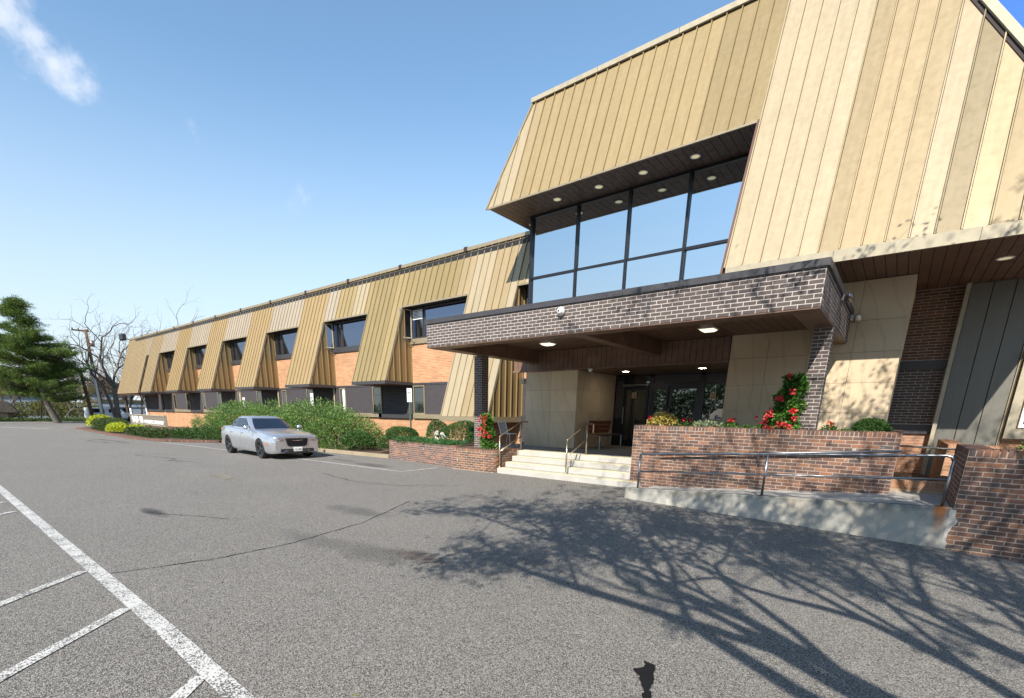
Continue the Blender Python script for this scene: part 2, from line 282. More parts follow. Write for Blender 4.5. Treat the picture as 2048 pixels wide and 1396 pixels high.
# ------------------------------------------------------------------ mesh helpers
def wl(o):
    v = Vector((0, 0, 0))
    while o: v += o.location; o = o.parent
    return v
def tag(o, label=None, cat=None, group=None, kind=None):
    if label: o['label'] = label
    if cat: o['category'] = cat
    if group: o['group'] = group
    if kind: o['kind'] = kind
    return o
def thing(name, label, cat, loc=(0, 0, 0), group=None, rz=0):
    o = bpy.data.objects.new(name, None); o.empty_display_size = .1; COL.objects.link(o); o.location = loc; o.rotation_euler.z = rz
    return tag(o, label, cat, group)
class MB:
    def __init__(s): s.v = []; s.f = []
    def add(s, vs, fs):
        k = len(s.v); s.v += [tuple(x) for x in vs]; s.f += [tuple(k + i for i in f) for f in fs]; return s
    def box(s, x0, x1, y0, y1, z0, z1):
        return s.add([(x0, y0, z0), (x1, y0, z0), (x1, y1, z0), (x0, y1, z0), (x0, y0, z1), (x1, y0, z1), (x1, y1, z1), (x0, y1, z1)],
                     [(0, 3, 2, 1), (4, 5, 6, 7), (0, 1, 5, 4), (1, 2, 6, 5), (2, 3, 7, 6), (3, 0, 4, 7)])
    def prism(s, pts, d):
        n = len(pts); d = Vector(d); P = [Vector(p) for p in pts]; Q = [p + d for p in P]
        return s.add(P + Q, [tuple(range(n)), tuple(range(2 * n - 1, n - 1, -1))] + [(i, i + n, (i + 1) % n + n, (i + 1) % n) for i in range(n)])
    def tube(s, pts, r, n=8, cap=True):
        P = [Vector(p) for p in pts]; rr = r if isinstance(r, (list, tuple)) else [r] * len(P); k = len(s.v); up = None
        for i, p in enumerate(P):
            a = (P[min(i + 1, len(P) - 1)] - P[max(i - 1, 0)]).normalized()
            if up is None: up = a.orthogonal().normalized()
            up = (up - a * up.dot(a)); up = up.normalized() if up.length > 1e-5 else a.orthogonal().normalized(); w = a.cross(up)
            for j in range(n):
                t = 2 * math.pi * j / n; s.v.append(tuple(p + (up * math.cos(t) + w * math.sin(t)) * rr[i]))
        for i in range(len(P) - 1):
            for j in range(n): s.f.append((k + i * n + j, k + i * n + (j + 1) % n, k + (i + 1) * n + (j + 1) % n, k + (i + 1) * n + j))
        if cap: s.f.append(tuple(k + j for j in range(n))[::-1]); s.f.append(tuple(k + (len(P) - 1) * n + j for j in range(n)))
        return s
    def lathe(s, prof, c, axis='y', n=24):
        k = len(s.v); c = Vector(c)
        for (r, h) in prof:
            for j in range(n):
                t = 2 * math.pi * j / n; a, b = r * math.cos(t), r * math.sin(t)
                s.v.append(tuple(c + (Vector((a, h, b)) if axis == 'y' else Vector((a, b, h)))))
        for i in range(len(prof) - 1):
            for j in range(n): s.f.append((k + i * n + j, k + i * n + (j + 1) % n, k + (i + 1) * n + (j + 1) % n, k + (i + 1) * n + j))
        return s
    def mesh(s, name, off=(0, 0, 0)):
        me = bpy.data.meshes.new(name); o = Vector(off); me.from_pydata([tuple(Vector(v) - o) for v in s.v], [], s.f); me.update(); return me
    def build(s, name, mat, parent=None, smooth=False, local=False, bevel=0, fix=True):
        off = Vector((0, 0, 0)) if (parent is None or local) else wl(parent)
        me = s.mesh(name, off)
        if fix or bevel:
            import bmesh
            bm = bmesh.new(); bm.from_mesh(me); 
            if fix: bmesh.ops.recalc_face_normals(bm, faces=bm.faces)
            if bevel: bmesh.ops.bevel(bm, geom=[e for e in bm.edges if e.is_manifold and e.calc_face_angle(0) > .6], offset=bevel, segments=1, affect='EDGES', clamp_overlap=True)
            bm.to_mesh(me); bm.free()
        me.materials.append(mat)
        if smooth:
            me.polygons.foreach_set('use_smooth', [True] * len(me.polygons))
        o = bpy.data.objects.new(name, me); COL.objects.link(o)
        if parent: o.parent = parent
        return o
def box(name, mat, parent, *b, bevel=0): return MB().box(*b).build(name, mat, parent, bevel=bevel)
def struct(name, mb, mat, **k): return tag(mb.build(name, mat, None, **k), kind='structure')
def inst(name, me, parent, loc, rz=0, color=None, kind=None):
    o = bpy.data.objects.new(name, me); COL.objects.link(o); o.parent = parent; o.location = Vector(loc) - (wl(parent) if parent else Vector()); o.rotation_euler.z = rz
    if color: o.color = (*color, 1)
    if kind: o['kind'] = kind
    return o
def fast_mesh(name, V, nper, mat, parent=None, smooth=False):
    """V: (n*nper,3) vertices, every nper in a row form one face"""
    off = wl(parent) if parent else Vector((0, 0, 0)); V = np.asarray(V, dtype=np.float32) - np.array(off, dtype=np.float32)
    nf = len(V) // nper; me = bpy.data.meshes.new(name); me.vertices.add(len(V)); me.vertices.foreach_set('co', V.ravel())
    me.loops.add(len(V)); me.loops.foreach_set('vertex_index', np.arange(len(V), dtype=np.int32)); me.polygons.add(nf)
    me.polygons.foreach_set('loop_start', np.arange(0, len(V), nper, dtype=np.int32)); me.update(calc_edges=True)
    me.materials.append(mat); o = bpy.data.objects.new(name, me); COL.objects.link(o)
    if parent: o.parent = parent
    return o
def unit(a): return a / np.maximum(np.linalg.norm(a, axis=-1, keepdims=True), 1e-9)
def leaf_quads(P, length, width, direction=None, spread=1.0, fold=True):
    """diamond leaves at points P, long axis = direction + random*spread"""
    n = len(P); r = rng.normal(size=(n, 3)); d = r if direction is None else direction + r * spread; d = unit(d)
    s = unit(np.cross(d, rng.normal(size=(n, 3)))); L = (length * rng.uniform(.6, 1.25, (n, 1))); W = (width * rng.uniform(.7, 1.2, (n, 1)))
    return np.stack([P, P + d * L * .5 + s * W * .5, P + d * L, P + d * L * .5 - s * W * .5], 1).reshape(-1, 3)
def blob_points(n, c, r, seed=0, thick=.35, low=-.3, lump=.25):
    rg = np.random.default_rng(seed); u = unit(rg.normal(size=(n * 2, 3))); u = u[u[:, 2] > low][:n]
    k = rg.normal(size=(7, 3)); ph = rg.uniform(0, 6, 7)
    l = sum(np.sin(u @ k[i] * 2.6 + ph[i]) for i in range(7)) / 7
    rad = (1 + lump * l) * (1 - thick * rg.random(len(u)) ** 2)
    return np.array(c) + u * np.array(r) * rad[:, None], u
# bricks -------------------------------------------------------------
BR = {}
def brick_mesh(l, h, d, mat):
    k = (round(l, 3), round(h, 3), round(d, 3), mat.name)
    if k not in BR:
        mb = MB(); l2, h2, d2, e = l / 2, h / 2, d, .0035   # chamfered front
        A = [(-l2, d2, -h2), (l2, d2, -h2), (l2, d2, h2), (-l2, d2, h2)]; B = [(-l2, e, -h2), (l2, e, -h2), (l2, e, h2), (-l2, e, h2)]
        C = [(-l2 + e, 0, -h2 + e), (l2 - e, 0, -h2 + e), (l2 - e, 0, h2 - e), (-l2 + e, 0, h2 - e)]
        mb.add(A + B + C, [(4, 5, 1, 0), (5, 6, 2, 1), (6, 7, 3, 2), (7, 4, 0, 3), (8, 9, 5, 4), (9, 10, 6, 5), (10, 11, 7, 6), (11, 8, 4, 7), (8, 11, 10, 9)][:8] + [(8, 9, 10, 11)])
        me = mb.mesh('brick'); me.materials.append(mat); BR[k] = me
    return BR[k]
class Bricks:
    def __init__(s): s.items = []
    def path(s, pts, z0, z1, mat, L=.203, h=.0677, gap=.012, proud=.004, d=.05, offset=0, jit=.0015, rowlock=False, start_row=0):
        """courses of bricks along a plan polyline; outside is to the right-hand side when walking the path"""
        cuts = [0]
        for i in range(1, len(pts) - 1):
            a = Vector((pts[i][0] - pts[i - 1][0], pts[i][1] - pts[i - 1][1])); b = Vector((pts[i + 1][0] - pts[i][0], pts[i + 1][1] - pts[i][1]))
            if a.angle(b) > .5: cuts.append(i)
        if len(cuts) > 1:
            cuts.append(len(pts) - 1)
            for j in range(len(cuts) - 1):
                s.path(pts[cuts[j]:cuts[j + 1] + 1], z0, z1, mat, L, h, gap, proud, d, offset, jit, rowlock, start_row + j)
            return s
        P = [Vector((p[0], p[1], 0)) for p in pts]; seg = [(P[i + 1] - P[i]).length for i in range(len(P) - 1)]; tot = sum(seg)
        def at(u):
            for i, q in enumerate(seg):
                if u <= q or i == len(seg) - 1:
                    a = (P[i + 1] - P[i]).normalized(); return P[i] + a * u, a
                u -= q
        if rowlock: rows = [(z0, z1)]
        else:
            n = max(1, round((z1 - z0) / h)); hh = (z1 - z0) / n; rows = [(z0 + i * hh, z0 + (i + 1) * hh) for i in range(n)]
        for i, (a0, a1) in enumerate(rows):
            u = 0 if rowlock else (-L / 2 if (i + start_row) % 2 else 0) + offset
            while u < tot - .012:
                u0, u1 = max(u, 0), min(u + L, tot)
                if u1 - u0 > .03:
                    c, a = at((u0 + u1) / 2); nrm = Vector((a.y, -a.x, 0))
                    ln = round(u1 - u0 - gap, 3) 
                    c = c + nrm * (proud + random.uniform(-jit, jit)); c.z = (a0 + a1) / 2
                    s.items.append((c, math.atan2(a.y, a.x), ln, a1 - a0 - gap, d, mat))
                u += L
        return s
    def build(s, parent, quota=300, name='brick'):
        s.items.sort(key=lambda t: (t[0] - Vector((0, 0, H))).length)
        near, far = s.items[:quota], s.items[quota:]
        for c, rz, l, h, d, mat in near: inst(name, brick_mesh(l, h, d, mat), parent, c, rz)
        bym = {}
        for it in far: bym.setdefault(it[5].name, []).append(it)
        for k, its in bym.items():
            mb = MB()
            for c, rz, l, h, d, mat in its:
                me = brick_mesh(l, h, d, mat); cs, sn = math.cos(rz), math.sin(rz)
                mb.add([(c.x + v.co.x * cs - v.co.y * sn, c.y + v.co.x * sn + v.co.y * cs, c.z + v.co.z) for v in me.vertices], [tuple(p.vertices) for p in me.polygons])
            o = mb.build(name, its[0][5], parent, fix=False); o['kind'] = 'stuff'
def text_obj(name, body, size, mat, parent, loc, rot, width=None, ext=.004, align='LEFT', bold=0):
    c = bpy.data.curves.new(name, 'FONT'); c.body = body; c.size = size; c.extrude = ext; c.align_x = align; c.offset = bold
    t = bpy.data.objects.new('tmp', c); COL.objects.link(t); bpy.context.view_layer.update()
    me = bpy.data.meshes.new_from_object(t.evaluated_get(bpy.context.evaluated_depsgraph_get())); bpy.data.objects.remove(t)
    xs = [v.co.x for v in me.vertices]
    if width and xs:
        k = width / (max(xs) - min(xs))
        for v in me.vertices: v.co.x *= k
    me.materials.clear(); me.materials.append(mat); o = bpy.data.objects.new(name, me); COL.objects.link(o)
    o.parent = parent; o.location = Vector(loc) - (wl(parent) if parent else Vector()); o.rotation_euler = rot; return o
# ------------------------------------------------------------------ ground and markings
def gz(x): return 0 if x < -4.3 else max(-.37, -.03 * (x + 4.3))
def build_ground():
    xs = [-900, -400, -150, -60, -30, -15, -8, -4.3, -2, 0, 2, 4, 8.03, 20, 100, 900]; ys = [-900, -100, -30, -10, 0, 5, 10, 20, 60, 200, 900]
    mb = MB(); mb.v = [(x, y, gz(x)) for y in ys for x in xs]; n = len(xs)
    mb.f = [(j * n + i, j * n + i + 1, (j + 1) * n + i + 1, (j + 1) * n + i) for j in range(len(ys) - 1) for i in range(n - 1)]
    struct('parking_lot', mb, M['asphalt'], fix=False)
build_ground()
def ribbon(name, pts, w, mat, dz=.004, jag=0, step=.5, label=None):
    P = [Vector((*p, 0)) for p in pts]; mb = MB(); Q = []
    for i in range(len(P) - 1):
        k = max(1, int((P[i + 1] - P[i]).length / step))
        seg_ = [P[i].lerp(P[i + 1], j / k) for j in range(k)]
        for bx in (-4.3, -2, 0):
            if min(P[i].x, P[i + 1].x) < bx < max(P[i].x, P[i + 1].x): seg_.append(P[i].lerp(P[i + 1], (bx - P[i].x) / (P[i + 1].x - P[i].x)))
        dd_ = P[i + 1] - P[i]; seg_.sort(key=lambda q: (q - P[i]).dot(dd_)); Q += seg_
    Q.append(P[-1]); L = []; RR = []
    for i, p in enumerate(Q):
        a = (Q[min(i + 1, len(Q) - 1)] - Q[max(0, i - 1)]).normalized(); nn = Vector((-a.y, a.x, 0)); o = nn * random.uniform(-jag, jag); ww = w * (random.uniform(.35, 1.3) if jag else 1) / 2
        L.append(p + nn * ww + o); RR.append(p - nn * ww + o)
    V = L + RR; n = len(L); mb.v = [(v.x, v.y, gz(v.x) + dz) for v in V]; mb.f = [(i, i + n, i + n + 1, i + 1) for i in range(n - 1)]
    return struct(name, mb, mat, fix=False)
ribbon('painted_line', [(-40, 1.5), (-16, 1.14), (-14.61, 1.13), (-2.0, 1.03)], .135, M['white_line'], step=.8)
for x in (-3.38, -5.03, -6.57, -11.28, -12.55): ribbon('painted_line', [(x + .03, .97), (x + .87, 0), (x + 3.2, -2.8)], .10, M['white_line'], .008)
ribbon('painted_line', [(-29.6, 8.55), (-15.57, 9.12), (-11.2, 9.2), (-11.25, 10.75)], .10, M['white_line'])
ribbon('painted_line', [(-17.2, 9.1), (-16.6, 11.1)], .10, M['white_line'], .008)
ribbon('painted_line', [(-62, 2.5), (-57, 5.2), (-52.5, 7.6)], .35, M['white_line'])
ribbon('painted_line', [(-14.4, 5.2), (-12.9, 5.1)], .3, M['faint_line'])
ribbon('pavement_crack', [(-5.9, 1.7), (-5.2, 2.6), (-4.9, 3.6), (-5.6, 4.9), (-6.9, 6.2), (-8.8, 7.6), (-10.4, 8.5)][0:0] + [(-6.25, 1.15), (-6.0, 2.1), (-6.0, 3.0), (-6.35, 4.4), (-7.3, 6.2)], .022, M['crack'], .003, .012, .1)
ribbon('pavement_crack', [(-12.5, 7.4), (-10.4, 7.0), (-9.0, 7.4), (-8.0, 8.4)], .03, M['crack'], .003, .03, .15)
ribbon('pavement_crack', [(-33, 6.2), (-30, 6.5), (-29.5, 7.2), (-34, 6.9), (-33, 6.2)], .10, M['crack'], .003, .03, .4)
ribbon('pavement_crack', [(-22, 5.4), (-19.5, 6.0), (-19, 5.6), (-17.5, 6.1)], .07, M['crack'], .003, .05, .3)
ribbon('tar_patch', [(-9.9, 2.35), (-9.3, 2.55), (-8.6, 2.9), (-8.1, 3.1)], .02, M['crack'], .003, .02, .1)
def tar_blotch():
    P = [(-1.20, 3.28), (-1.10, 3.26), (-1.06, 3.14), (-1.02, 3.02), (-1.0, 2.92), (-.955, 2.84), (-.92, 2.73), (-.90, 2.70), (-.96, 2.66), (-1.02, 2.69), (-1.0, 2.76), (-1.03, 2.86), (-1.08, 2.95), (-1.13, 3.03), (-1.21, 3.1), (-1.15, 3.18)]
    Q = []
    for i in range(len(P)):
        a, b = Vector(P[i]), Vector(P[(i + 1) % len(P)])
        for j in range(5): p = a.lerp(b, j / 5); Q.append((p.x + random.uniform(-.008, .008), p.y + random.uniform(-.008, .008)))
    mb = MB(); mb.v = [(x, y, gz(x) + .004) for x, y in Q]; mb.f = [tuple(range(len(Q)))]; struct('tar_patch', mb, M['crack'], fix=False)
tar_blotch()
# planting bed, kerbs
struct('planting_bed', MB().prism([(-58, 15.9, .02), (-56, 11.5, .02), (-50.4, 9.15, .02), (-33.5, 8.45, .02), (-29.8, 8.9, .02), (-27.3, 10.75, .02), (-19.2, 11.5, .02), (-14.75, 11.75, .02), (-10.9, 11.2, .02), (-10.4, 15.95, .02)], (0, 0, .09)), M['soil'])
def kerb(name, pts, w, h, mat):
    for i in range(len(pts) - 1):
        a, b = Vector((*pts[i], -.05)), Vector((*pts[i + 1], -.05)); k = max(1, round((b - a).length / 1.8)); n = (b - a).normalized(); n = Vector((-n.y, n.x, 0)) * w
        for j in range(k):
            p, q = a.lerp(b, (j + .006) / k), a.lerp(b, (j + .994) / k)
            tag(MB().prism([p, q, q + n, p + n], (0, 0, h + .05)).build(name, mat, None, bevel=.012), kind='structure')
kerb('kerb', [(-27.3, 10.6), (-19.2, 11.35), (-14.8, 11.58)], .16, .13, M['kerb'])
eb = thing('brick_edging', 'low rowlock brick edging around the hedge bed at left', 'edging', (-33.5, 8.2, 0))
bb = Bricks().path([(-50.7, 8.95), (-33.5, 8.2), (-29.7, 8.7), (-27.4, 10.5)], 0, .12, M['rbrick'], L=.075, rowlock=True, d=.2); bb.build(eb, 250)
struct('grass_verge', MB().prism([(-400, -60, -.02), (-62.5, -60, -.02), (-62.5, -8, -.02), (-74, 2.5, -.02), (-74, 60, -.02), (-400, 60, -.02)], (0, 0, .05)), M['grass'])
struct('side_road', MB().prism([(-74.5, -30, -.01), (-68, -30, -.01), (-64, 40, -.01), (-74.5, 40, -.01)], (0, 0, .046)), M['asphalt'])

# ------------------------------------------------------------------ office building
B = thing('office_building', 'long low office building with gold metal mansard roof and tall glazed entrance bay', 'building', (-11, 15, 0))
def YW(z): return 14.4 + .35 * (z - 3.08)
def YU(z): return 12.36 + .40 * (z - 4.907)
def clip(poly, a, b, c):          # keep a*x+b*z<=c
    out = []
    for i in range(len(poly)):
        p, q = poly[i], poly[(i + 1) % len(poly)]; dp, dq = a * p[0] + b * p[1] - c, a * q[0] + b * q[1] - c
        if dp <= 0: out.append(p)
        if (dp < 0 < dq) or (dq < 0 < dp): t = dp / (dp - dq); out.append((p[0] + (q[0] - p[0]) * t, p[1] + (q[1] - p[1]) * t))
    return out
BACK = MB()
def panel(xa, xb, zb, zt, YF, k, col, clips=(), rib=True):
    poly = [(xa, zb), (xb, zb), (xb, zt), (xa, zt)]
    for c in clips: poly = clip(poly, *c)
    if len(poly) < 3: return
    nrm = Vector((0, -1, k)).normalized(); mb = MB()
    P = [Vector((x, YF(z), z)) for x, z in poly]
    BACK.prism([p - nrm * .028 for p in P], -nrm * .012)
    pl2 = clip(poly, -1, 0, -(xa + .030)); 
    if len(pl2) < 3: return
    P = [Vector((x, YF(z), z)) for x, z in pl2]
    mb.prism(P, -nrm * .026)
    if rib:
        zs = [(xa + .001, zb), (xa + .022, zb), (xa + .022, zt), (xa + .001, zt)]
        for c in clips: zs = clip(zs, *c)
        if len(zs) >= 3: mb.prism([Vector((x, YF(z), z)) + nrm * -.026 for x, z in zs], nrm * .066)
    o = mb.build('roof_panel', M['panel'], B); o.color = (*col, 1); return o
GOLD = (.50, .375, .175); OLIVE = (.43, .325, .15); CREAMC = (.60, .49, .315); TANC = (.54, .41, .23); SAND = (.52, .395, .215); WHITE_W = (.58, .485, .36); DKO = (.36, .285, .16); OCH = (.54, .385, .185)
def jit(c, a=.035): k = .615 * (1 + random.uniform(-a, a)); return tuple(v * k for v in c)
XW = [-20.90 - 6.43 * k for k in range(6)]      # west edges of the bays
PW = .3572
def col_state(x):                               # bottom of the panels in the column with centre x
    if x < -53.95: return 3.0
    for w in XW:
        if w - .02 < x < w + 2.5: return 3.08
    if -14.28 < x < -11.86: return 1.58
    return 6.34
def wing_cols():
    edges = []
    def span(a, b, n): return [(a + (b - a) * i / n, a + (b - a) * (i + 1) / n) for i in range(n)]
    edges += span(-60.2, -53.95, 17) + span(-53.95, XW[5], 3)
    for k in range(5, -1, -1):
        edges += span(XW[k], XW[k] + 2.5, 7)
        if k: edges += span(XW[k] + 2.5, XW[k - 1], 11)
    edges += span(XW[0] + 2.5, -14.28, 11) + span(-14.28, -11.86, 7) + span(-11.86, -10.9, 3)
    return edges
for xa, xb in wing_cols():
    xc = (xa + xb) / 2; zb = col_state(xc); short = zb > 6
    if xc > -14.9: col = random.choice([CREAMC, CREAMC, TANC, SAND])
    elif xc > -18.4: col = SAND if xc > -15.2 else OLIVE
    elif xc > -20.9: col = OLIVE if xc < -19 else GOLD
    elif xc > -24.9: col = CREAMC if xc > -22.1 or (-24.1 > xc) else GOLD; col = GOLD if -23.9 < xc < -22.3 else (CREAMC if xc > -22.3 and xc < -21.2 else (GOLD if xc > -21.2 else WHITE_W))
    elif not short: col = OCH if xc > -48 else TANC
    else:
        f = (xc - (min([w for w in XW + [-54.0 - 2.5] if w < xc], key=lambda w: xc - w) + 2.5)) / 3.93
        col = WHITE_W if .05 < f < .97 and not (-32 < xc < -31) else OCH
    if xc < -53.9: col = (.56, .43, .25)
    col = jit(col)
    panel(xa, xb, zb, 8.06, YW, .35, col)
# bay side faces, soffits, dark fascias
def bay(xw, xe, zb, dark=True, west=True):
    y0 = YW(zb)
    ys = [16.0 - PW * i for i in range(8)]
    def side(x, sgn, name):
        for i in range(len(ys) - 1):
            a, b = ys[i + 1], ys[i]
            if b < y0 + .01: break
            a = max(a, y0 + .0)
            poly = [(a, zb), (b, zb), (b, 6.34), (a, 6.34)]
            poly = clip([(p[0], p[1]) for p in poly], -1, .35, -(14.4 - .35 * 3.08 + .004))
            if len(poly) < 3: continue
            mb = MB().prism([(x, p[0], p[1]) for p in poly], (-sgn * .03, 0, 0))
            rb = clip([(b - .03, zb), (b - .002, zb), (b - .002, 6.34), (b - .03, 6.34)], -1, .35, -(14.4 - .35 * 3.08 + .01))
            if len(rb) >= 3: mb.prism([(x, p[0], p[1]) for p in rb], (sgn * .05, 0, 0))
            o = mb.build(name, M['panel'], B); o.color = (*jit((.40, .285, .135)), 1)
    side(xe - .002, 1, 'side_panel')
    if west: MB().prism([(xw + .002, YW(z) + .004, z) for z in (zb, 6.34)] + [(xw + .002, 16, 6.34), (xw + .002, 16, zb)], (.03, 0, 0)).build('side_panel', M['tan'], B)
    # sloping edge trim on both sides
    for x, w in ((xw, -.03), (xe, .03)):
        n = Vector((0, -1, .35)).normalized(); P = [Vector((x, YW(z), z)) for z in (zb, 6.34)]
        MB().prism([P[0] + n * .03, P[1] + n * .03, P[1] - n * .07, P[0] - n * .07], (w, 0, 0)).build('edge_trim', M['tan'], B)
    if dark:
        mb = MB().box(xw - .04, xe + .04, y0 - .04, y0 + .02, zb - .14, zb - .002).box(xe - .02, xe + .05, y0 + .02, 15.99, zb - .14, zb - .002).box(xw - .05, xw + .02, y0 + .02, 15.99, zb - .14, zb - .002)
        mb.build('bay_fascia', M['char'], B)
    box('bay_soffit', M['brown'], B, xw + .03, xe - .03, y0 + .03, 15.985, zb - .13, zb - .10)
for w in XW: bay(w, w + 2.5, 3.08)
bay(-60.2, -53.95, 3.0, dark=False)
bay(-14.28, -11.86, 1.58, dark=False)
box('wedge_sill', M['tan'], B, -14.34, -11.8, 13.83, 15.95, 1.38, 1.575)
# lintel trims & soffits above the openings
ops = [(XW[5] - .88, XW[5])] + [(XW[k] + 2.5, XW[k - 1]) for k in range(5, 0, -1)] + [(XW[0] + 2.5, -14.28), (-11.86, -10.9)]
for a, b in ops:
    y = YW(6.34)
    MB().box(a, b, y - .03, y + .03, 6.27, 6.338).build('lintel_trim', M['tan'], B)
    box('opening_soffit', M['char'], B, a, b, y + .03, 15.985, 6.30, 6.33)
# cap along the wing roof with dark clips, body of the wing
y8 = YW(8.06)
for i in range(12):
    a = -60.3 + i * 4.12; b = min(a + 4.12, -10.9)
    MB().box(a + .02, b - .02, y8 - .06, y8 + .25, 8.085, 8.21).build('roof_cap', M['tan'], B)
    if i: MB().box(a - .09, a + .09, y8 - .075, y8 + .25, 8.075, 8.24).build('cap_clip', M['dkgap'], B)
MB().box(-60.25, -10.9, y8 - .0, y8 + .2, 8.05, 8.09).build('roof_gap', M['dkgap'], B)
tag(box('flat_roof', M['dkgap'], B, -60.2, -10.9, y8 + .2, 34, 7.95, 8.12), 'dark flat roof')
# walls of the wing (plane y=16)
MB().box(-58.2, -10.4, 16.0, 16.3, 0, 1.40).build('wall', M['wbrick'], B)
MB().box(-58.2, -10.4, 16.0, 16.3, 3.04, 4.76).build('wall', M['wbrick'], B)
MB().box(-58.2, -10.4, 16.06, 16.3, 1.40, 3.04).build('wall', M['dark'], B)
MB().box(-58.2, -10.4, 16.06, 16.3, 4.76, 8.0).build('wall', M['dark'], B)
MB().box(-58.21, -58.0, 16.3, 34, 0, 8.0).build('wall', M['wbrick'], B)
MB().box(-58.2, 3, 34, 34.3, 0, 8.0).build('wall', M['wbrick'], B)
MB().prism([(-60.19, YW(3.0) + .05, 3.0), (-60.19, 34, 3.0), (-60.19, 34, 8.05), (-60.19, YW(8.05) + .05, 8.05)], (.03, 0, 0)).build('side_panel', M['tan'], B)
MB().box(-58.2, -11.9, 15.95, 16.05, 2.94, 3.04).build('wall_band', M['char'], B)
def sash(x0, x1, z0, z1, y, frame, pane, w=.055, rot=0):
    f = MB().box(x0, x0 + w, y - .04, y + .03, z0, z1).box(x1 - w, x1, y - .04, y + .03, z0, z1).box(x0 + w, x1 - w, y - .04, y + .03, z0, z0 + w).box(x0 + w, x1 - w, y - .04, y + .03, z1 - w, z1).build('window', frame, B)
    MB().box(x0 + w, x1 - w, y - .012, y + .01, z0 + w, z1 - w).build('pane', pane, f); return f
fr = M['tan']
for n_, (a, b) in enumerate(ops[:-1]):
    if n_ == 0: a -= .0; 
    if b - a > 2:
        first = (n_ == len(ops) - 2)
        # upper floor: casement and wide fixed light over a bronze sill
        MB().box(a + .02, b - .02, 15.93, 16.06, 4.76, 4.98).build('window_sill', M['tan'] if first else M['char'], B)
        sash(a + .10, a + .92, 4.98, 6.27, 16.0, M['char'], M['wglass'])
        sash(a + .95, b - .04, 4.98, 6.27, 16.02, M['char'], M['wglass'], .05)
        if n_ >= len(ops) - 3:                       # open casement hanging outwards on its stay
            c = MB(); x = a + .12
            for (u0, u1, z0, z1) in ((0, .05, 5.0, 6.24), (.55, .60, 5.0, 6.24), (.05, .55, 5.0, 5.05), (.05, .55, 6.19, 6.24)):
                c.prism([(x - u0 * .35, 15.95 - u0 * .92, z0), (x - u1 * .35, 15.95 - u1 * .92, z0), (x - u1 * .35, 15.95 - u1 * .92, z1), (x - u0 * .35, 15.95 - u0 * .92, z1)], (.03, 0, 0))
            w_ = c.build('open_casement', M['cream'], B)
            MB().prism([(x - .0175, 15.905, 5.05), (x - .1925, 15.445, 5.05), (x - .1925, 15.445, 6.19), (x - .0175, 15.905, 6.19)], (.012, 0, 0)).build('pane', M['wglass'], w_)
            MB().tube([(x - .18, 15.42, 5.0), (x + .25, 15.93, 4.82)], .015, 6).build('stay', M['char'], w_)
            if first:
                for q in range(7): MB().box(a + .18, a + .84, 15.985, 15.99, 6.16 - q * .06, 6.19 - q * .06).build('blind_slat', M['white'], B)
        # ground floor
        if first: a2, b2 = a + .1, b + .02
        else: a2, b2 = a + .38, b + .16
        MB().box(a2, b2, 15.90, 16.03, 1.42, 1.62).build('window_sill', M['tan'], B)
        sash(a2, a2 + (.80 if first else .58), 1.62, 2.93, 15.98, fr, M['dglass'])
        if not first: sash(b2 - .74, b2, 1.62, 2.93, 15.98, fr, M['dglass'])
        MB().box(a2 + (.85 if first else .63), b2 - (.0 if first else .79), 15.96, 16.03, 1.62, 2.93).build('dark_window_panel', M['screen'], B)
        if n_ in (3, 5): MB().box(a2 + .31, a2 + .5, 15.93, 15.962, 1.7, 2.85).build('window_curtain', M['white'] if n_ == 5 else M['cream'], B)
for w in XW + [-14.9, -58.2]:
    x0, x1 = (w + .22, w + 2.5 + .36) if w not in (-14.9, -58.2) else ((-14.3, -10.4) if w == -14.9 else (-58.15, -53.1))
    if w == XW[0]: x1 = -18.42
    MB().box(x0, x1, 15.985, 16.06, 1.62, 2.94).build('dark_brick_infill', M['dpanel'], B)
    MB().box(x0 - .3 * (w == XW[0]), x1, 15.90, 16.03, 1.40, 1.62).build('dark_sill', M['char'], B)
MB().tube([(-24.95, 15.93, 1.6), (-24.95, 15.93, 2.94)], .05, 8).build('downpipe', M['cream'], B)
MB().tube([(-31.3, 15.93, 1.6), (-31.3, 15.93, 2.94)], .05, 8).build('downpipe', M['cream'], B)
MB().tube([(-57.9, 15.7, 3.0), (-57.75, 15.75, 2.6), (-57.5, 15.8, 2.3), (-57.4, 15.8, 0)], .07, 8).build('downpipe', M['white'], B)
# small window at the end of the wing behind the glazed bay
MB().box(-11.84, -10.5, 15.93, 16.05, 4.0, 4.98).build('wall', M['char'], B)
sash(-11.7, -10.95, 4.0, 6.27, 15.97, M['char'], M['wglass'])
sash(-10.92, -10.4, 4.0, 6.27, 15.97, M['cream'], M['wglass'])

# --------- tall upper block
ZR = 11.30
def hipW(z): return -11.74 + .27 * (z - 8.2)
def capE(z): return 2.30 - .60 * (z - 4.907)
clW = (-1, .27, -(-11.74 - .27 * 8.2)); clE = (1, .60, 2.30 + .60 * 4.907)
def upper_cols():
    out = []; x = -3.65
    while x > -11.9: out.append((x - PW, x, 8.2)); x -= PW
    x = -3.65
    while x < 2.4: out.append((x, x + .352, 4.907)); x += .352
    return out
for xa, xb, zb in upper_cols():
    xc = (xa + xb) / 2
    if zb > 8: col = CREAMC if xc < -10.95 else (SAND if xc < -10.6 else ((.50, .375, .19) if xc < -5.2 else (.42, .315, .155)))
    else:
        i = int((xa + 3.66) / .352)
        col = [CREAMC, CREAMC, CREAMC, CREAMC, CREAMC, (.47, .36, .20), TANC, TANC, (.50, .385, .215), (.57, .455, .29), DKO, (.57, .45, .26), (.43, .33, .175), (.45, .345, .185), (.48, .375, .21), (.46, .355, .19), SAND, SAND][min(i, 17)]
    panel(xa, xb, zb, ZR, YU, .40, jit(col, .015), (clW, clE))
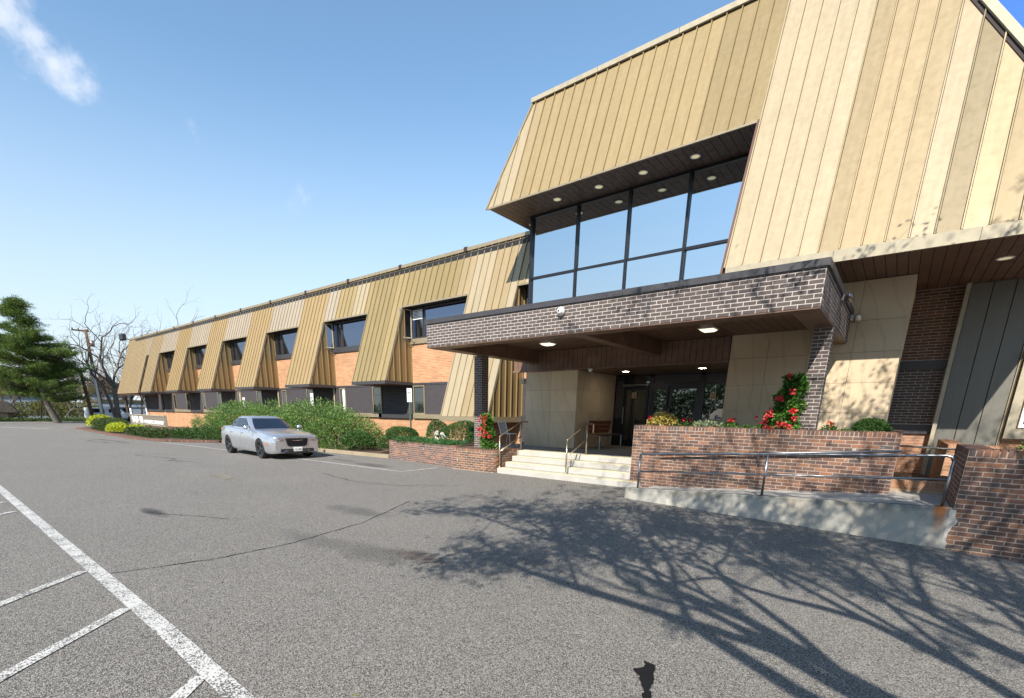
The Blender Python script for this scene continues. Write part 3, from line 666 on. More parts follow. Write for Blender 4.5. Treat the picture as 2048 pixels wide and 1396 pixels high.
BACK.build('panel_backing', M['dkgap'], B)
nU = Vector((0, -1, .4)).normalized()
# cap along the top, the west hip and the east rake
def bar(p, q, w, t, mat, name, up=nU):
    p, q = Vector(p), Vector(q); a = (q - p).normalized(); s = a.cross(up).normalized()
    return MB().prism([p + s * w / 2, p - s * w / 2, q - s * w / 2, q + s * w / 2], up * t).build(name, mat, B)
yR = YU(ZR)
for i in range(4):
    a = hipW(ZR) - .06 + i * (capE(ZR) - hipW(ZR) + .1) / 4; b = a + (capE(ZR) - hipW(ZR) + .1) / 4
    MB().box(a, b - .015, yR - .07, yR + .3, ZR + .03, ZR + .15).build('roof_cap', M['cream'], B)
MB().box(hipW(ZR), capE(ZR), yR + .0, yR + .3, ZR - .02, ZR + .03).build('roof_gap', M['dkgap'], B)
Pq = lambda x, z, o=0: Vector((x, YU(z), z)) + nU * o
bar(Pq(hipW(8.16) - .02, 8.16, .0), Pq(hipW(ZR) - .02, ZR, .0), .05, .05, M['tan'], 'hip_trim')
for i in range(3):
    z0 = 4.907 + (ZR - 4.907) * i / 3; z1 = 4.907 + (ZR - 4.907) * (i + 1) / 3
    bar(Pq(capE(z0) + .06, z0 + .02, .03), Pq(capE(z1) + .06, z1, .03), .13, .05, M['cream'], 'rake_cap')
bar(Pq(capE(4.9) - .03, 4.92, -.035), Pq(capE(ZR) - .03, ZR, -.035), .10, .055, M['dkgap'], 'rake_gap')
# west slope, east slope, back volume
MB().prism([(hipW(8.2), YU(8.2) + .02, 8.2), (hipW(ZR), yR, ZR), (hipW(ZR), 24, ZR), (hipW(8.2), 24, 8.2)], (.03, 0, .01)).build('side_panel', M['tan'], B)
MB().prism([(capE(4.907), YU(4.907) + .02, 4.907), (capE(ZR), yR, ZR), (capE(ZR), 24, ZR), (capE(4.907), 24, 4.907)], (-.03, 0, -.01)).build('side_panel', M['tan'], B)
box('upper_roof', M['dkgap'], B, hipW(ZR), capE(ZR), yR + .2, 24, ZR - .05, ZR)
# eaves: fascia strips, boarded soffits, recessed lamps
MB().box(hipW(8.2) - .0, -3.66, YU(8.2) - .03, YU(8.2) + .02, 8.16, 8.205).build('eave_trim', M['tan'], B)
fa = [(-3.60, -1.6), (-1.6, .5), (.5, 2.40)]
for a, b in fa: MB().box(a + .004, b - .004, 12.30, 12.36, 4.69, 4.905).build('eave_fascia', M['cream'], B)
MB().box(2.40, 2.44, 12.30, 24, 4.69, 4.905).build('eave_fascia', M['cream'], B)
bw = .20
def boards(x0, x1, y0, y1, z, mat, name='soffit_board', w=.2, hole=None):
    n = round((x1 - x0) / w); w = (x1 - x0) / n
    for i in range(n):
        a = x0 + i * w; MB().box(a + .006, a + w - .006, y0, y1, z, z + .02).build(name, mat, B)
    MB().box(x0, x1, y0, y1, z + .022, z + .05).build('soffit_backing', M['dkgap'], B)
boards(hipW(8.2) + .05, -3.66, YU(8.2) + .02, 15.06, 8.175, M['brown2'], w=.22)
boards(hipW(8.2) + .05, -10.85, 15.07, 23.5, 8.175, M['brown2'], w=.22)
boards(-3.6, 2.40, 12.37, 16.4, 4.69, M['brown'], w=.175)
def downlight(x, y, z, r=.11, name='recessed_lamp', lens='lens'):
    o = MB().lathe([(r * 1.18, 0), (r * 1.18, -.014), (r * .92, -.014), (r * .92, 0)], (x, y, z), 'z', 20).build(name, M['white'], B)
    MB().lathe([(0.001, -.006), (r * .92, -.006)], (x, y, z), 'z', 20).build('lamp_lens', M[lens], o)
for x, y in ((-5.28, 14.33), (-6.68, 14.33), (-8.05, 14.37), (-9.48, 14.36), (-11.3, 15.6)): downlight(x, y, 8.172)
downlight(.99, 13.83, 4.687)
# opening's right reveal (edge of the sloping wall)
n = nU
for z0, z1 in ((3.0, 8.2),):
    P0, P1 = Vector((-3.66, YU(4.0), 4.0)), Vector((-3.66, YU(8.2), 8.2))
    MB().prism([P0 + n * .03, P1 + n * .03, P1 - n * .22, P0 - n * .22], (-.045, 0, 0)).build('edge_trim', M['brownsash'], B)
    MB().prism([(-3.63, YU(4.7) + .05, 4.7), (-3.63, 15.0, 4.7), (-3.63, 15.0, 8.2), (-3.63, YU(8.2) + .05, 8.2)], (.03, 0, 0)).build('side_panel', M['char'], B)
# curtain wall
yG = 15.04
mull = [-10.88, -9.08, -7.33, -5.58, -3.82]
for i, x in enumerate(mull):
    w = .05 if i else .06
    MB().box(x - w / 2 - .01, x + w / 2 + .01, yG - .09, yG + .03, 3.9, 8.17).build('mullion', M['frame'], B)
for i in range(4):
    a, b = mull[i] + .04, mull[i + 1] - .04
    MB().box(a, b, yG - .06, yG + .03, 6.23, 6.30).build('transom', M['frame'], B)
    MB().box(a, b, yG - .07, yG + .03, 8.10, 8.17).build('transom', M['frame'], B)
    for z0, z1 in ((6.30, 8.10), (4.0, 6.23)):
        J = [random.uniform(-.012, .012) for _ in range(3)]; J.append(J[0] - J[1] + J[2])
        MB().prism([(a, yG - .015 + J[0], z0), (b, yG - .015 + J[1], z0), (b, yG - .015 + J[2], z1), (a, yG - .015 + J[3], z1)], (0, .012, 0)).build('glass_pane', M['glass'], B)
MB().box(-10.92, -10.86, yG + .03, 16.2, 3.9, 8.17).build('side_panel', M['char'], B)
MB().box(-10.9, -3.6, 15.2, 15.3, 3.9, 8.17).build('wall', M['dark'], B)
MB().box(-10.9, -10.8, 16.2, 24, 8.0, 8.17).build('wall', M['dark'], B)

# --------- entrance: limestone walls, header, porch ceiling, doors
def slab(name, x0, x1, z0, z1, y, axis='x', mat=None, d=.05):
    g = .003
    mb = MB().box(x0 + g, x1 - g, y, y + d, z0 + g, z1 - g) if axis == 'x' else MB().box(y - d, y, x0 + g, x1 - g, z0 + g, z1 - g)
    return mb.build(name, mat or M['stone'], B)
MB().box(-10.36, -8.36, 14.25, 17.2, .5, 3.1).build('wall', M['mortar_tan'], B)
for x0, x1 in ((-10.36, -9.32), (-9.32, -8.31)):
    for z0, z1 in ((.55, 1.81), (1.81, 2.49), (2.49, 3.10)): slab('stone_panel', x0, x1, z0, z1, 14.2)
for y0, y1 in ((14.252, 15.03), (15.03, 15.85), (15.85, 16.95)):
    for z0, z1 in ((.55, 1.80), (1.80, 2.49), (2.49, 3.10)): slab('stone_panel', y0, y1, z0, z1, -8.31, 'y')
MB().box(-3.72, -.3, 14.25, 17.2, .1, 4.68).build('wall', M['mortar_tan'], B)
zj = [.1, .62, 1.85, 2.52, 3.18, 3.85, 4.68]
for x0, x1 in ((-3.77, -2.88), (-2.88, -2.0), (-2.0, -1.14), (-1.14, -.26)):
    for z0, z1 in zip(zj, zj[1:]): slab('stone_panel', x0, x1, z0, z1, 14.2)
for z0, z1 in zip(zj, zj[1:]):
    slab('stone_panel', 14.252, 15.2, z0, z1, -.26, 'y'); slab('stone_panel', 15.2, 16.0, z0, z1, -.26, 'y')
    MB().box(-3.77, -3.72, 14.252, 17.0, z0 + .003, z1 - .003).build('stone_panel', M['stone'], B)
n = 42
for i in range(n):
    a = -10.87 + i * (7.09 / n); MB().box(a + .006, a + 7.09 / n - .006, 14.17, 14.20, 3.16, 3.74).build('header_board', M['brown'], B)
MB().box(-10.87, -3.78, 14.2, 14.28, 3.11, 3.75).build('header_backing', M['dkgap'], B)
MB().box(-10.9, -3.78, 14.13, 14.21, 3.10, 3.16).build('header_trim', M['brown'], B)
MB().box(-10.9, -3.5, 14.3, 15.0, 3.80, 4.0).build('slab_edge', M['dkgap'], B)
boards(-8.31, -3.77, 14.21, 17.0, 3.11, M['brown'], w=.2)
for x, y in ((-7.25, 15.46), (-4.83, 15.48)): downlight(x, y, 3.108, .12, lens='litlens')
# porch floor and steps
F = struct('porch_floor', MB().box(-10.4, -4.88, 12.06, 17.2, -.2, .615), M['floor'])
st = thing('entrance_steps', 'four pale concrete entrance steps with yellow nosings between the brick planters', 'steps', (-7, 11.05, 0))
for i, (y0, y1) in enumerate(((11.05, 11.39), (11.39, 11.72), (11.72, 12.05), (12.05, 12.4))):
    x1 = -4.60 if i == 0 else -4.88; x0 = -9.04 if i == 0 else -9.0
    z = .155 * (i + 1)
    mb = MB().prism([(x0, y0, z - .155 if i else -.1), (x1, y0, z - .155 if i else -.1), (x1, y1 if i == 0 else y1 + .0, z - .155 if i else -.1), (x0, y1, z - .155 if i else -.1)], (0, 0, .155 if i else .255))
    mb.build('step', M['concrete'], st, bevel=.008)
    MB().box(x0 + .05, x1 - .05, y0 + .012, y0 + .06, z + .001, z + .006).build('nosing_strip', M['yellow'], st)
    if i < 3: MB().box(-9.0, -4.88, y1 - .0, 12.4, -.1, z - .001).build('step', M['concrete'], st)
# doors and glazing at y=17
yD = 17.0
def fr_box(name, x0, x1, z0, z1, parent=B, y0=yD - .05, y1=yD + .05): return MB().box(x0, x1, y0, y1, z0, z1).build(name, M['frame'], parent)
for x, w in ((-8.36, .1), (-7.62, .1), (-6.94, .15), (-5.22, .16), (-3.9, .1)): fr_box('door_post', x - w / 2, x + w / 2, .62, 3.1)
fr_box('door_head', -8.31, -3.78, 3.04, 3.11); fr_box('door_head', -6.86, -5.3, 2.70, 2.82); fr_box('door_head', -5.14, -3.95, 2.72, 2.80); fr_box('door_head', -7.57, -7.02, 2.72, 2.8)
for x0, x1, z0, z1, mt in ((-6.86, -5.3, 2.82, 3.04, 'white'), (-5.14, -3.95, 2.80, 3.04, 'white'), (-7.57, -7.02, 2.8, 3.04, 'dglass'), (-8.31, -7.98, 2.95, 3.04, 'dglass'), (-5.14, -3.95, .75, 2.72, 'dglass')):
    MB().box(x0 + .002, x1 - .002, yD - .01, yD + .01, z0, z1).build('glass_pane', M['dglass'] if mt != 'white' else M['screen'], B)
MB().box(-8.28, -7.98, yD - .02, yD + .01, 1.6, 2.93).build('glass_pane', M['screen'], B)
for (x0, x1, name) in ((-7.95, -7.05, 'door'), (-6.30, -5.30, 'door'), (-6.86, -6.34, 'side_light')):
    w = .10 if name == 'door' else .05
    f = MB().box(x0, x0 + w, yD - .03, yD + .03, .65, 2.70).box(x1 - w, x1, yD - .03, yD + .03, .65, 2.70).box(x0 + w, x1 - w, yD - .03, yD + .03, .65, .85).box(x0 + w, x1 - w, yD - .03, yD + .03, 2.60, 2.70).build(name, M['frame'], B)
    MB().box(x0 + w, x1 - w, yD - .008, yD + .008, .85, 2.60).build('pane', M['dglass'], f)
    if name == 'door': MB().tube([(x0 + .05, yD - .04, 1.4), (x0 + .05, yD - .12, 1.43), (x0 + .05, yD - .12, 1.97), (x0 + .05, yD - .04, 2.0)], .014, 6).build('handle', M['steel'], f)
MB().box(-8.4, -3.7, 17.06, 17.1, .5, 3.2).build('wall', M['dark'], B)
MB().box(-8.0, -7.05, yD - .10, yD - .055, 2.72, 2.78).tube([(-7.7, yD - .08, 2.75), (-7.35, yD - .38, 2.72), (-7.1, yD - .08, 2.75)], .014, 6).build('door_closer', M['steel'], B)
for x, z, mt in ((-7.55, 2.42, 'dglass'), (-4.85, 2.38, 'dglass')):
    nt_ = MB().box(x - .09, x + .09, yD - .062, yD - .055, z - .11, z + .09).build('door_notice', M['cream'], B)
    text_obj('notice_print', 'NO', .09, M['black'], B, (x - .055, yD - .066, z - .0), (R(90), 0, 0), .1, .001); MB().box(x - .06, x + .06, yD - .066, yD - .064, z - .07, z - .03).build('notice_print', M['red'], B)
# --------- right-hand side: brick recess, grey panels, framed window
yb = 16.05
MB().box(-.26, .66, yb + .0, yb + .3, 0, 4.75).build('wall', M['mortar_dark'], B)
bb = Bricks()
bb.path([(-.26, yb), (.62, yb)], 3.12, 4.68, M['bbrick'], L=.30)
bb.path([(-.26, yb), (.62, yb)], 1.62, 2.90, M['dbrick'], L=.25, start_row=1)
bb.path([(-.26, yb), (.62, yb)], .05, 1.38, M['obrick'], L=.30)
bb.build(B, 300)
MB().box(-.26, .62, yb - .05, yb + .02, 2.90, 3.10).build('wall_band', M['char'], B)
MB().box(-.26, .62, yb - .06, yb + .02, 1.38, 1.60).build('wall_band', M['char'], B)
MB().box(.62, .70, 15.78, 16.1, .1, 4.685).build('fin', M['cream'], B)
GREYP = (.155, .15, .13)
for i in range(3):
    a = .705 + i * .362; o = MB().box(a + .008, a + .354, 15.92, 15.96, .1, 4.685).build('wall_panel', M['panel'], B); o.color = (*GREYP, 1)
MB().box(.7, 1.86, 15.962, 16.1, .1, 4.69).build('wall', M['dkgap'], B)
for x in (1.795, 1.825): MB().box(x, x + .02, 15.90, 15.96, .1, 4.69).build('trim', M['tan'], B)
MB().box(1.86, 5, 15.95, 16.2, 0, 1.3).build('wall', M['wbrick'], B)
MB().box(1.86, 5, 15.95, 16.2, 3.2, 4.69).build('wall', M['cream'], B)
f = MB().box(1.86, 4.0, 15.80, 15.95, 1.34, 1.56).box(1.86, 2.02, 15.80, 15.95, 1.56, 3.2).box(2.02, 4, 15.80, 15.95, 3.02, 3.2).build('window', M['cream'], B)
MB().box(2.06, 2.12, 15.86, 15.94, 1.58, 3.0).box(2.12, 3.2, 15.86, 15.94, 1.58, 1.66).build('frame', M['white'], f)
MB().box(2.12, 3.9, 15.90, 15.92, 1.66, 3.0).build('pane', M['dglass'], f)
MB().box(2.4, 2.44, 15.97, 24, 0, 4.69).build('wall', M['cream'], B)

# --------- skylight above the east slope
sk = thing('skylight', 'sloping blue glass skylight with white pipes behind the roof edge, top right', 'skylight', (1, 16, 7))
def skp(u, v, o=0): return Vector((-1.0 + u * 1.0 + .25 * o, 15.3 + v * .75, 12.7 - u * 1.45 + .25 * o))
NU = 3.3
ez = lambda x: 4.907 + (2.3 - x) / .6
for i in range(4):
    i1 = min(i + .94, NU)
    for j in range(5):
        mb = MB(); mb.add([skp(i, j), skp(i1, j), skp(i1, j + .94), skp(i, j + .94)], [(0, 1, 2, 3)]); mb.build('glass_pane', M['skyglass'], sk)
    MB().tube([skp(i - .03, 0, .3), skp(i - .03, 5, .3)], .06, 6).build('glazing_bar', M['frame'], sk)
    a, b_ = skp(i, 0), skp(i1, 0)
    for k in range(3):                                   # glazed front below the slope, standing on the roof
        f0, f1 = k / 3 + .012, (k + 1) / 3 - .012
        q = [(p.x, 15.34, ez(p.x) + (p.z - ez(p.x)) * f) for p, f in ((a, f0), (b_, f0), (b_, f1), (a, f1))]
        MB().prism(q, (0, .02, 0)).build('glass_pane', M['skyglass'], sk)
    MB().tube([(a.x - .03, 15.3, ez(a.x)), (a.x - .03, 15.3, a.z)], .05, 6).build('glazing_bar', M['steel'], sk)
for k in range(4):
    p, q = skp(0, 0), skp(NU, 0); MB().tube([(p.x, 15.3, ez(p.x) + (p.z - ez(p.x)) * k / 3), (q.x, 15.3, ez(q.x) + (q.z - ez(q.x)) * k / 3)], .045, 6).build('glazing_bar', M['steel'], sk)
for j in range(6): MB().tube([skp(-.2, j - .03, .3), skp(NU, j - .03, .3)], .04, 6).build('glazing_bar', M['steel'], sk)
q = skp(NU, 0); MB().box(q.x - .02, q.x + .02, 15.3, 19.1, ez(q.x) - .1, q.z).build('end_panel', M['cream'], sk)
for u in (.3, 1.25, 2.6): MB().tube([skp(u - .25, -.3, 1.0), skp(u + .25, 5, 1.0)], .085, 10).build('pipe', M['white'], sk, smooth=True)

# ------------------------------------------------------------------ entrance canopy
CX0, CX1, CY0, CY1 = -10.22, -1.275, 9.45, 14.16
K = thing('entrance_canopy', 'flat entrance canopy faced in dark brown brick with white joints and a charcoal cap', 'canopy', (-5.75, 11.8, 3.39))
MB().box(CX0 + .004, CX1 - .004, CY0 + .004, CY0 + .38, 3.395, 3.965).box(CX0 + .004, CX0 + .38, CY0 + .38, CY1, 3.395, 3.965)  .box(CX1 - .38, CX1 - .004, CY0 + .38, CY1, 3.395, 3.965).build('fascia_core', M['mortar'], K)
bb = Bricks()
bb.path([(CX0, CY1), (CX0, CY0 + .0), (CX1, CY0), (CX1, CY1)], 3.39, 3.9316, M['dbrick'], gap=.0125, proud=0, d=.05)
bb.path([(CX0, CY1), (CX0, CY0 + .0), (CX1, CY0), (CX1, CY1)], 3.9316, 3.966, M['dbrick'], gap=.0125, proud=0, d=.05, rowlock=False, offset=0)
bb.build(K, 300)
e = .035
for a, b in ((CX0 - e, -7.3), (-7.3, -4.3), (-4.3, CX1 + e)): MB().box(a + .002, b - .002, CY0 - e, CY0 + .2, 3.967, 4.075).build('cap', M['char'], K)
for x in (CX0 - e, CX1 - .2):
    for a, b in ((CY0 + .202, 11.8), (11.803, CY1)): MB().box(x, x + .2 + e, a, b, 3.967, 4.075).build('cap', M['char'], K)
MB().box(CX0 + .2, CX1 - .2, CY0 + .2, CY1, 3.97, 4.0).build('flat_roof', M['dkgap'], K)
MB().box(CX0 + .003, CX1 - .003, CY0 + .003, CY0 + .39, 3.375, 3.389).build('beam_cover', M['brown'], K)
MB().box(CX0 + .003, CX0 + .39, CY0 + .395, CY1, 3.376, 3.389).build('beam_cover', M['brown'], K)
MB().box(CX1 - .42, CX1 - .003, CY0 + .395, CY1, 3.376, 3.389).build('beam_cover', M['brown'], K)
MB().box(CX0 + .382, CX1 - .385, CY0 + .382, CY0 + .395, 3.39, 3.76).box(CX0 + .382, CX0 + .395, CY0 + .395, CY1, 3.39, 3.76).box(CX1 - .425, CX1 - .41, CY0 + .395, CY1, 3.39, 3.76).build('beam_side', M['brown'], K)
MB().box(-5.90, -5.62, CY0 + .4, CY1, 3.38, 3.755).build('beam', M['brown'], K)
def kboards(x0, x1):
    n = round((x1 - x0) / .2); w = (x1 - x0) / n
    for i in range(n): MB().box(x0 + i * w + .006, x0 + (i + 1) * w - .006, CY0 + .4, CY1, 3.75, 3.77).build('soffit_board', M['brown'], K)
kboards(CX0 + .4, -5.905); kboards(-5.615, CX1 - .43)
MB().box(CX0 + .39, CX1 - .39, CY0 + .39, CY1, 3.775, 3.80).build('soffit_backing', M['dkgap'], K)
def square_lamp(x, y, lab):
    t = thing('ceiling_lamp', lab, 'ceiling lamp', (x, y, 3.75), 'square lamps under the canopy')
    MB().box(x - .19, x + .19, y - .19, y + .19, 3.725, 3.748).build('lamp_base', M['white'], t)
    mb = MB(); a, b = .17, .11
    mb.add([(x - a, y - a, 3.724), (x + a, y - a, 3.724), (x + a, y + a, 3.724), (x - a, y + a, 3.724), (x - b, y - b, 3.68), (x + b, y - b, 3.68), (x + b, y + b, 3.68), (x - b, y + b, 3.68)], [(0, 1, 5, 4), (1, 2, 6, 5), (2, 3, 7, 6), (3, 0, 4, 7), (4, 5, 6, 7)])
    mb.build('lamp_shade', M['porchlens'], t)
square_lamp(-3.95, 12.75, 'square cream lamp on the canopy ceiling, the one nearer the right pier'); square_lamp(-8.5, 12.69, 'square cream lamp on the canopy ceiling, the one nearer the left column')
# camera and floodlights on the canopy
def dome_cam(x, y, z, lab, s=1, wall=True):
    t = thing('security_camera', lab, 'security camera', (x, y, z))
    MB().lathe([(.001, 0), (.085 * s, 0), (.09 * s, -.05 * s), (.075 * s, -.07 * s)], (x, y, z), 'y' if wall else 'z', 16).build('camera_base', M['white'], t, smooth=True)
    k = MB(); prof = [(.07 * s * math.sin(a), -.07 * s - .055 * s * math.cos(a) + .055 * s) for a in [i * math.pi / 8 for i in range(9)]]
    MB().lathe([(max(.001, .068 * s * math.cos(a)), -.07 * s - .06 * s * math.sin(a)) for a in [i * math.pi / 2 / 6 for i in range(7)]], (x, y, z), 'y' if wall else 'z', 16).build('camera_ball', M['white'], t, smooth=True)
    MB().lathe([(max(.001, .026 * s * math.cos(a)), -.118 * s - .02 * s * math.sin(a)) for a in [i * math.pi / 2 / 4 for i in range(5)]], (x, y, z), 'y' if wall else 'z', 12).build('camera_lens', M['black'], t, smooth=True)
dome_cam(-6.0, 9.44, 3.83, 'white dome camera on the dark brick front of the canopy', 1.0); dome_cam(-7.77, 14.05, 3.105, 'small white dome camera under the porch header at left', .8, False)
def flood(x, y, z, lab, mat, up=False):
    t = thing('floodlight', lab, 'floodlight', (x, y, z), None)
    MB().box(x, x + .04, y - .06, y + .06, z - .05, z + .05).build('mount', mat, t)
    for s in (-1, 1):
        MB().tube([(x + .04, y, z), (x + .09, y + s * .05, z + .0)], .014, 6).build('arm', mat, t)
        MB().lathe([(.001, -.09), (.03, -.085), (.045, -.02), (.065, .03), (.06, .035), (.001, .03)], (x + .13, y + s * .09, z - .01), 'z' if up else 'y', 14).build('lamp_head', mat, t, smooth=True)
flood(-1.27, 11.79, 3.93, 'grey twin floodlight high on the east side of the canopy, nearer the front', M['steel']); flood(-1.27, 14.0, 3.90, 'white twin floodlight on the east side of the canopy beside the stone wall', M['white'])

def column(name, lab, x0, x1, y0, y1, z0, z1, core):
    t = thing(name, lab, 'column', ((x0 + x1) / 2, (y0 + y1) / 2, z0))
    MB().box(x0 + .004, x1 - .004, y0 + .004, y1 - .004, z0, z1).build('column_core', core, t)
    b = Bricks(); b.path([(x0, y1), (x0, y0), (x1, y0), (x1, y1), (x0, y1)], z0, z1, M['dbrick'], proud=0); b.build(t, 300); return t
column('brick_column', 'dark brown brick column carrying the left end of the canopy', -10.33, -10.02, 11.46, 11.78, .62, 3.374, M['mortar_dark'])
column('brick_column', 'dark brown brick pier on the right planter, under the east end of the canopy', -1.585, -1.275, 11.46, 11.78, 1.40, 3.374, M['mortar'])

# ------------------------------------------------------------------ brick planters and walls
_q = 0
P1 = thing('brick_planter', 'tall red-brown brick planter right of the steps, behind the ramp rail', 'planter', (-2.4, 11.1, 0))
MB().box(-4.88, .07, 11.1, 11.40, .0, 1.485).box(-4.88, -4.62, 11.40, 14.18, 0, 1.485).box(-.2, .07, 11.40, 14.0, 0, 1.485).build('planter_wall', M['mortar_pink'], P1)
tag(MB().box(-4.62, -.2, 11.40, 14.18, 0, 1.42).build('soil', M['soil'], P1))
b = Bricks(); pth = [(-4.88, 14.1), (-4.88, 11.1), (.07, 11.1), (.07, 13.9)]
b.path(pth, .05, 1.40, M['rbrick'])
b.path(pth, 1.40, 1.505, M['rbrick'], L=.0677, rowlock=True, d=.26, jit=.003); b.build(P1, 300)
P2 = thing('brick_planter', 'low tan-brown brick planter with rounded corner left of the steps', 'planter', (-10, 11, 0))
arc = [(-10.78, 12.4), (-10.78, 10.95), (-9.27, 10.93)] + [(-9.27 + .2 * math.sin(a), 11.13 - .2 * math.cos(a)) for a in (R(22), R(45), R(67), R(90))] + [(-9.07, 12.35)]
inner = [(p[0], p[1], 0) for p in arc]
def core(pts, inset, z0, z1, mat, parent, name='planter_wall'):
    c = Vector((sum(p[0] for p in pts) / len(pts), sum(p[1] for p in pts) / len(pts), 0)); Q = []
    for p in pts:
        v = Vector((p[0], p[1], 0)); Q.append(v + (c - v).normalized() * inset)
    return MB().prism([(q.x, q.y, z0) for q in Q], (0, 0, z1 - z0)).build(name, mat, parent)
core(arc, .0, 0, .645, M['mortar_tan'], P2)
core(arc, .22, .66, .67, M['soil'], P2, 'soil')
b = Bricks(); b.path(arc, .01, .56, M['rbrick']); b.path(arc, .56, .665, M['rbrick'], L=.0677, rowlock=True, d=.2, jit=.002); b.build(P2, 300)
P3 = thing('brick_planter', 'older weathered red brick planter wall further left, tan bricks at its corner', 'planter', (-13, 11.4, 0))
o_pts = [(-14.75, 13.4), (-14.75, 11.6), (-10.8, 11.12)]
b = Bricks(); b.path(o_pts, .0, .60, M['rbrick']); b.path(o_pts, .60, .70, M['rbrick'], L=.0677, rowlock=True, d=.22, jit=.003); b.build(P3, 300)
MB().prism([(-14.749, 13.4, -.05), (-14.749, 11.601, -.05), (-10.8, 11.121, -.05), (-10.8, 13.4, -.05)], (0, 0, .725)).build('planter_wall', M['mortar_dark'], P3)
MB().prism([(-14.6, 13.4, .66), (-14.6, 11.8, .66), (-10.8, 11.3, .66), (-10.8, 13.4, .66)], (0, 0, .035)).build('soil', M['soil'], P3)
# big wall at the right edge
P4 = thing('brick_planter', 'big dark brick planter wall at the right edge, beyond the rusty ramp end', 'planter', (2.4, 9.6, 0))
MB().box(.835, 6.0, 9.6, 10.3, -.5, 1.31).box(.835, 1.2, 10.3, 11.6, -.5, 1.31).build('planter_wall', M['mortar_pink'], P4)
MB().box(1.2, 6, 10.3, 13, -.5, 1.12).build('soil', M['soil'], P4)
b = Bricks(); pth = [(.835, 11.6), (.835, 9.6), (6, 9.6)]
b.path(pth, -.47, 1.22, M['rbrick']); b.path(pth, 1.22, 1.335, M['rbrick'], L=.078, rowlock=True, d=.3, jit=.004); b.build(P4, 300)
MB().box(1.02, 1.07, 9.588, 9.6, .0, .045).build('plaque', M['cream'], P4)
# orange-brown bed wall and kerb courses behind the landing
P5 = thing('brick_bed_wall', 'sunlit orange-brown brick bed wall behind the ramp landing', 'wall', (2, 12.3, 0))
MB().box(.77, 5, 12.3, 12.6, 0, 1.27).box(.77, 1.05, 12.6, 15.5, 0, 1.27).build('wall_core', M['mortar_tan'], P5)
b = Bricks(); pth = [(.77, 15.5), (.77, 12.3), (3.5, 12.3)]
b.path(pth, .4, 1.18, M['obrick']); b.path(pth, 1.18, 1.29, M['obrick'], L=.0677, rowlock=True, d=.26); b.build(P5, 250)
P6 = thing('brick_kerb', 'low rowlock brick kerb at the back of the ramp landing', 'kerb', (.5, 11.6, .47))
MB().box(.08, .82, 11.6, 11.8, .3, .636).build('kerb_core', M['mortar_tan'], P6)
b = Bricks(); b.path([(.07, 11.6), (.83, 11.6)], .47, .52, M['obrick'], h=.05); b.path([(.07, 11.6), (.83, 11.6)], .52, .64, M['obrick'], L=.0677, rowlock=True, d=.2); b.build(P6)
struct('bed_ground', MB().box(-.25, 5, 11.8, 16, .2, .42), M['soil'])
# ramp
RP = thing('access_ramp', 'stained concrete ramp wall rising to the right with a rust streak at its end', 'ramp', (-1.7, 9.6, 0))
zt = lambda x: .225 + (x + 4.31) * .0486
pr = [(-4.31, 9.6, -.5), (.835, 9.6, -.5), (.835, 9.6, zt(.835)), (-4.26, 9.6, zt(-4.26)), (-4.31, 9.6, zt(-4.31) - .03)]
MB().prism(pr, (0, .17, 0)).build('ramp_wall', M['ramp'], RP, bevel=.015)
MB().prism([(-4.30, 9.77, -.3), (.07, 9.77, -.3), (.07, 9.77, zt(.07) - .02), (-4.30, 9.77, .10)], (0, 1.33, 0)).build('ramp_surface', M['concrete'], RP)
MB().box(.072, .834, 9.771, 11.6, -.3, zt(.1) - .02).build('landing', M['concrete'], RP)
def jag_patch():
    mb = MB(); zs = np.linspace(-.22, .45, 14); L = [(.835 + random.uniform(.0, .05) + .06 * math.exp(-((z - .28) / .07) ** 2), z) for z in zs]
    mb.prism([(.80, 9.594, zs[-1]), (.80, 9.594, zs[0])] + [(x, 9.594, z) for x, z in L], (0, .004, 0)); mb.build('mortar_patch', M['concrete'], RP)
jag_patch()
# ------------------------------------------------------------------ rails
GR = thing('ramp_guard_rail', 'two-bar steel guard rail standing on the concrete ramp wall', 'handrail', (-1.7, 9.68, .3))
yr = 9.68
for x, xt_, z1 in ((-4.06, -4.06, .93), (-1.71, -1.71, 1.09), (.71, .71, 1.16)):
    MB().tube([(x, yr, zt(x) - .02), (x, yr, z1)], .022, 10).build('post', M['steel'], GR, smooth=True)
MB().tube([(-4.06, yr, .90), (-4.05, yr, .935), (-4.02, yr, .955), (-1.71, yr, 1.09), (.62, yr, 1.215), (.68, yr, 1.20), (.71, yr, 1.14)], .023, 10).build('top_rail', M['steel'], GR, smooth=True)
MB().tube([(-4.05, yr, .59), (.7, yr, .875)], .017, 8).build('mid_rail', M['steel'], GR, smooth=True)
WR = thing('wall_handrail', 'steel handrail bracketed to the planter brick wall above the ramp', 'handrail', (-2, 11.0, 1))
MB().tube([(-4.15, 11.0, .845), (.12, 11.0, 1.185)], .021, 10).build('rail', M['steel'], WR, smooth=True)
for x in (-3.82, -2.12, -.44):
    z = .845 + (x + 4.15) * .0796
    br = MB().tube([(x, 11.0, z - .02), (x, 11.02, z - .08), (x, 11.09, z - .09)], .012, 8).build('bracket', M['steel'], WR, smooth=True); MB().lathe([(.001, 0), (.035, 0), (.035, .012)], (x, 11.082, z - .09), 'y', 14).build('bracket_plate', M['steel'], br)
LR = thing('landing_handrail', 'slim bronze handrail crossing the landing to the big brick wall', 'handrail', (.5, 11.4, 1.2))
MB().tube([(.05, 11.3, 1.265), (.95, 11.3, 1.235)], .018, 8).build('rail', M['bsteel'], LR, smooth=True)
MB().tube([(.05, 11.3, 1.262), (.03, 11.2, 1.22), (.03, 11.12, 1.215)], .014, 8).build('bracket', M['bsteel'], LR, smooth=True)
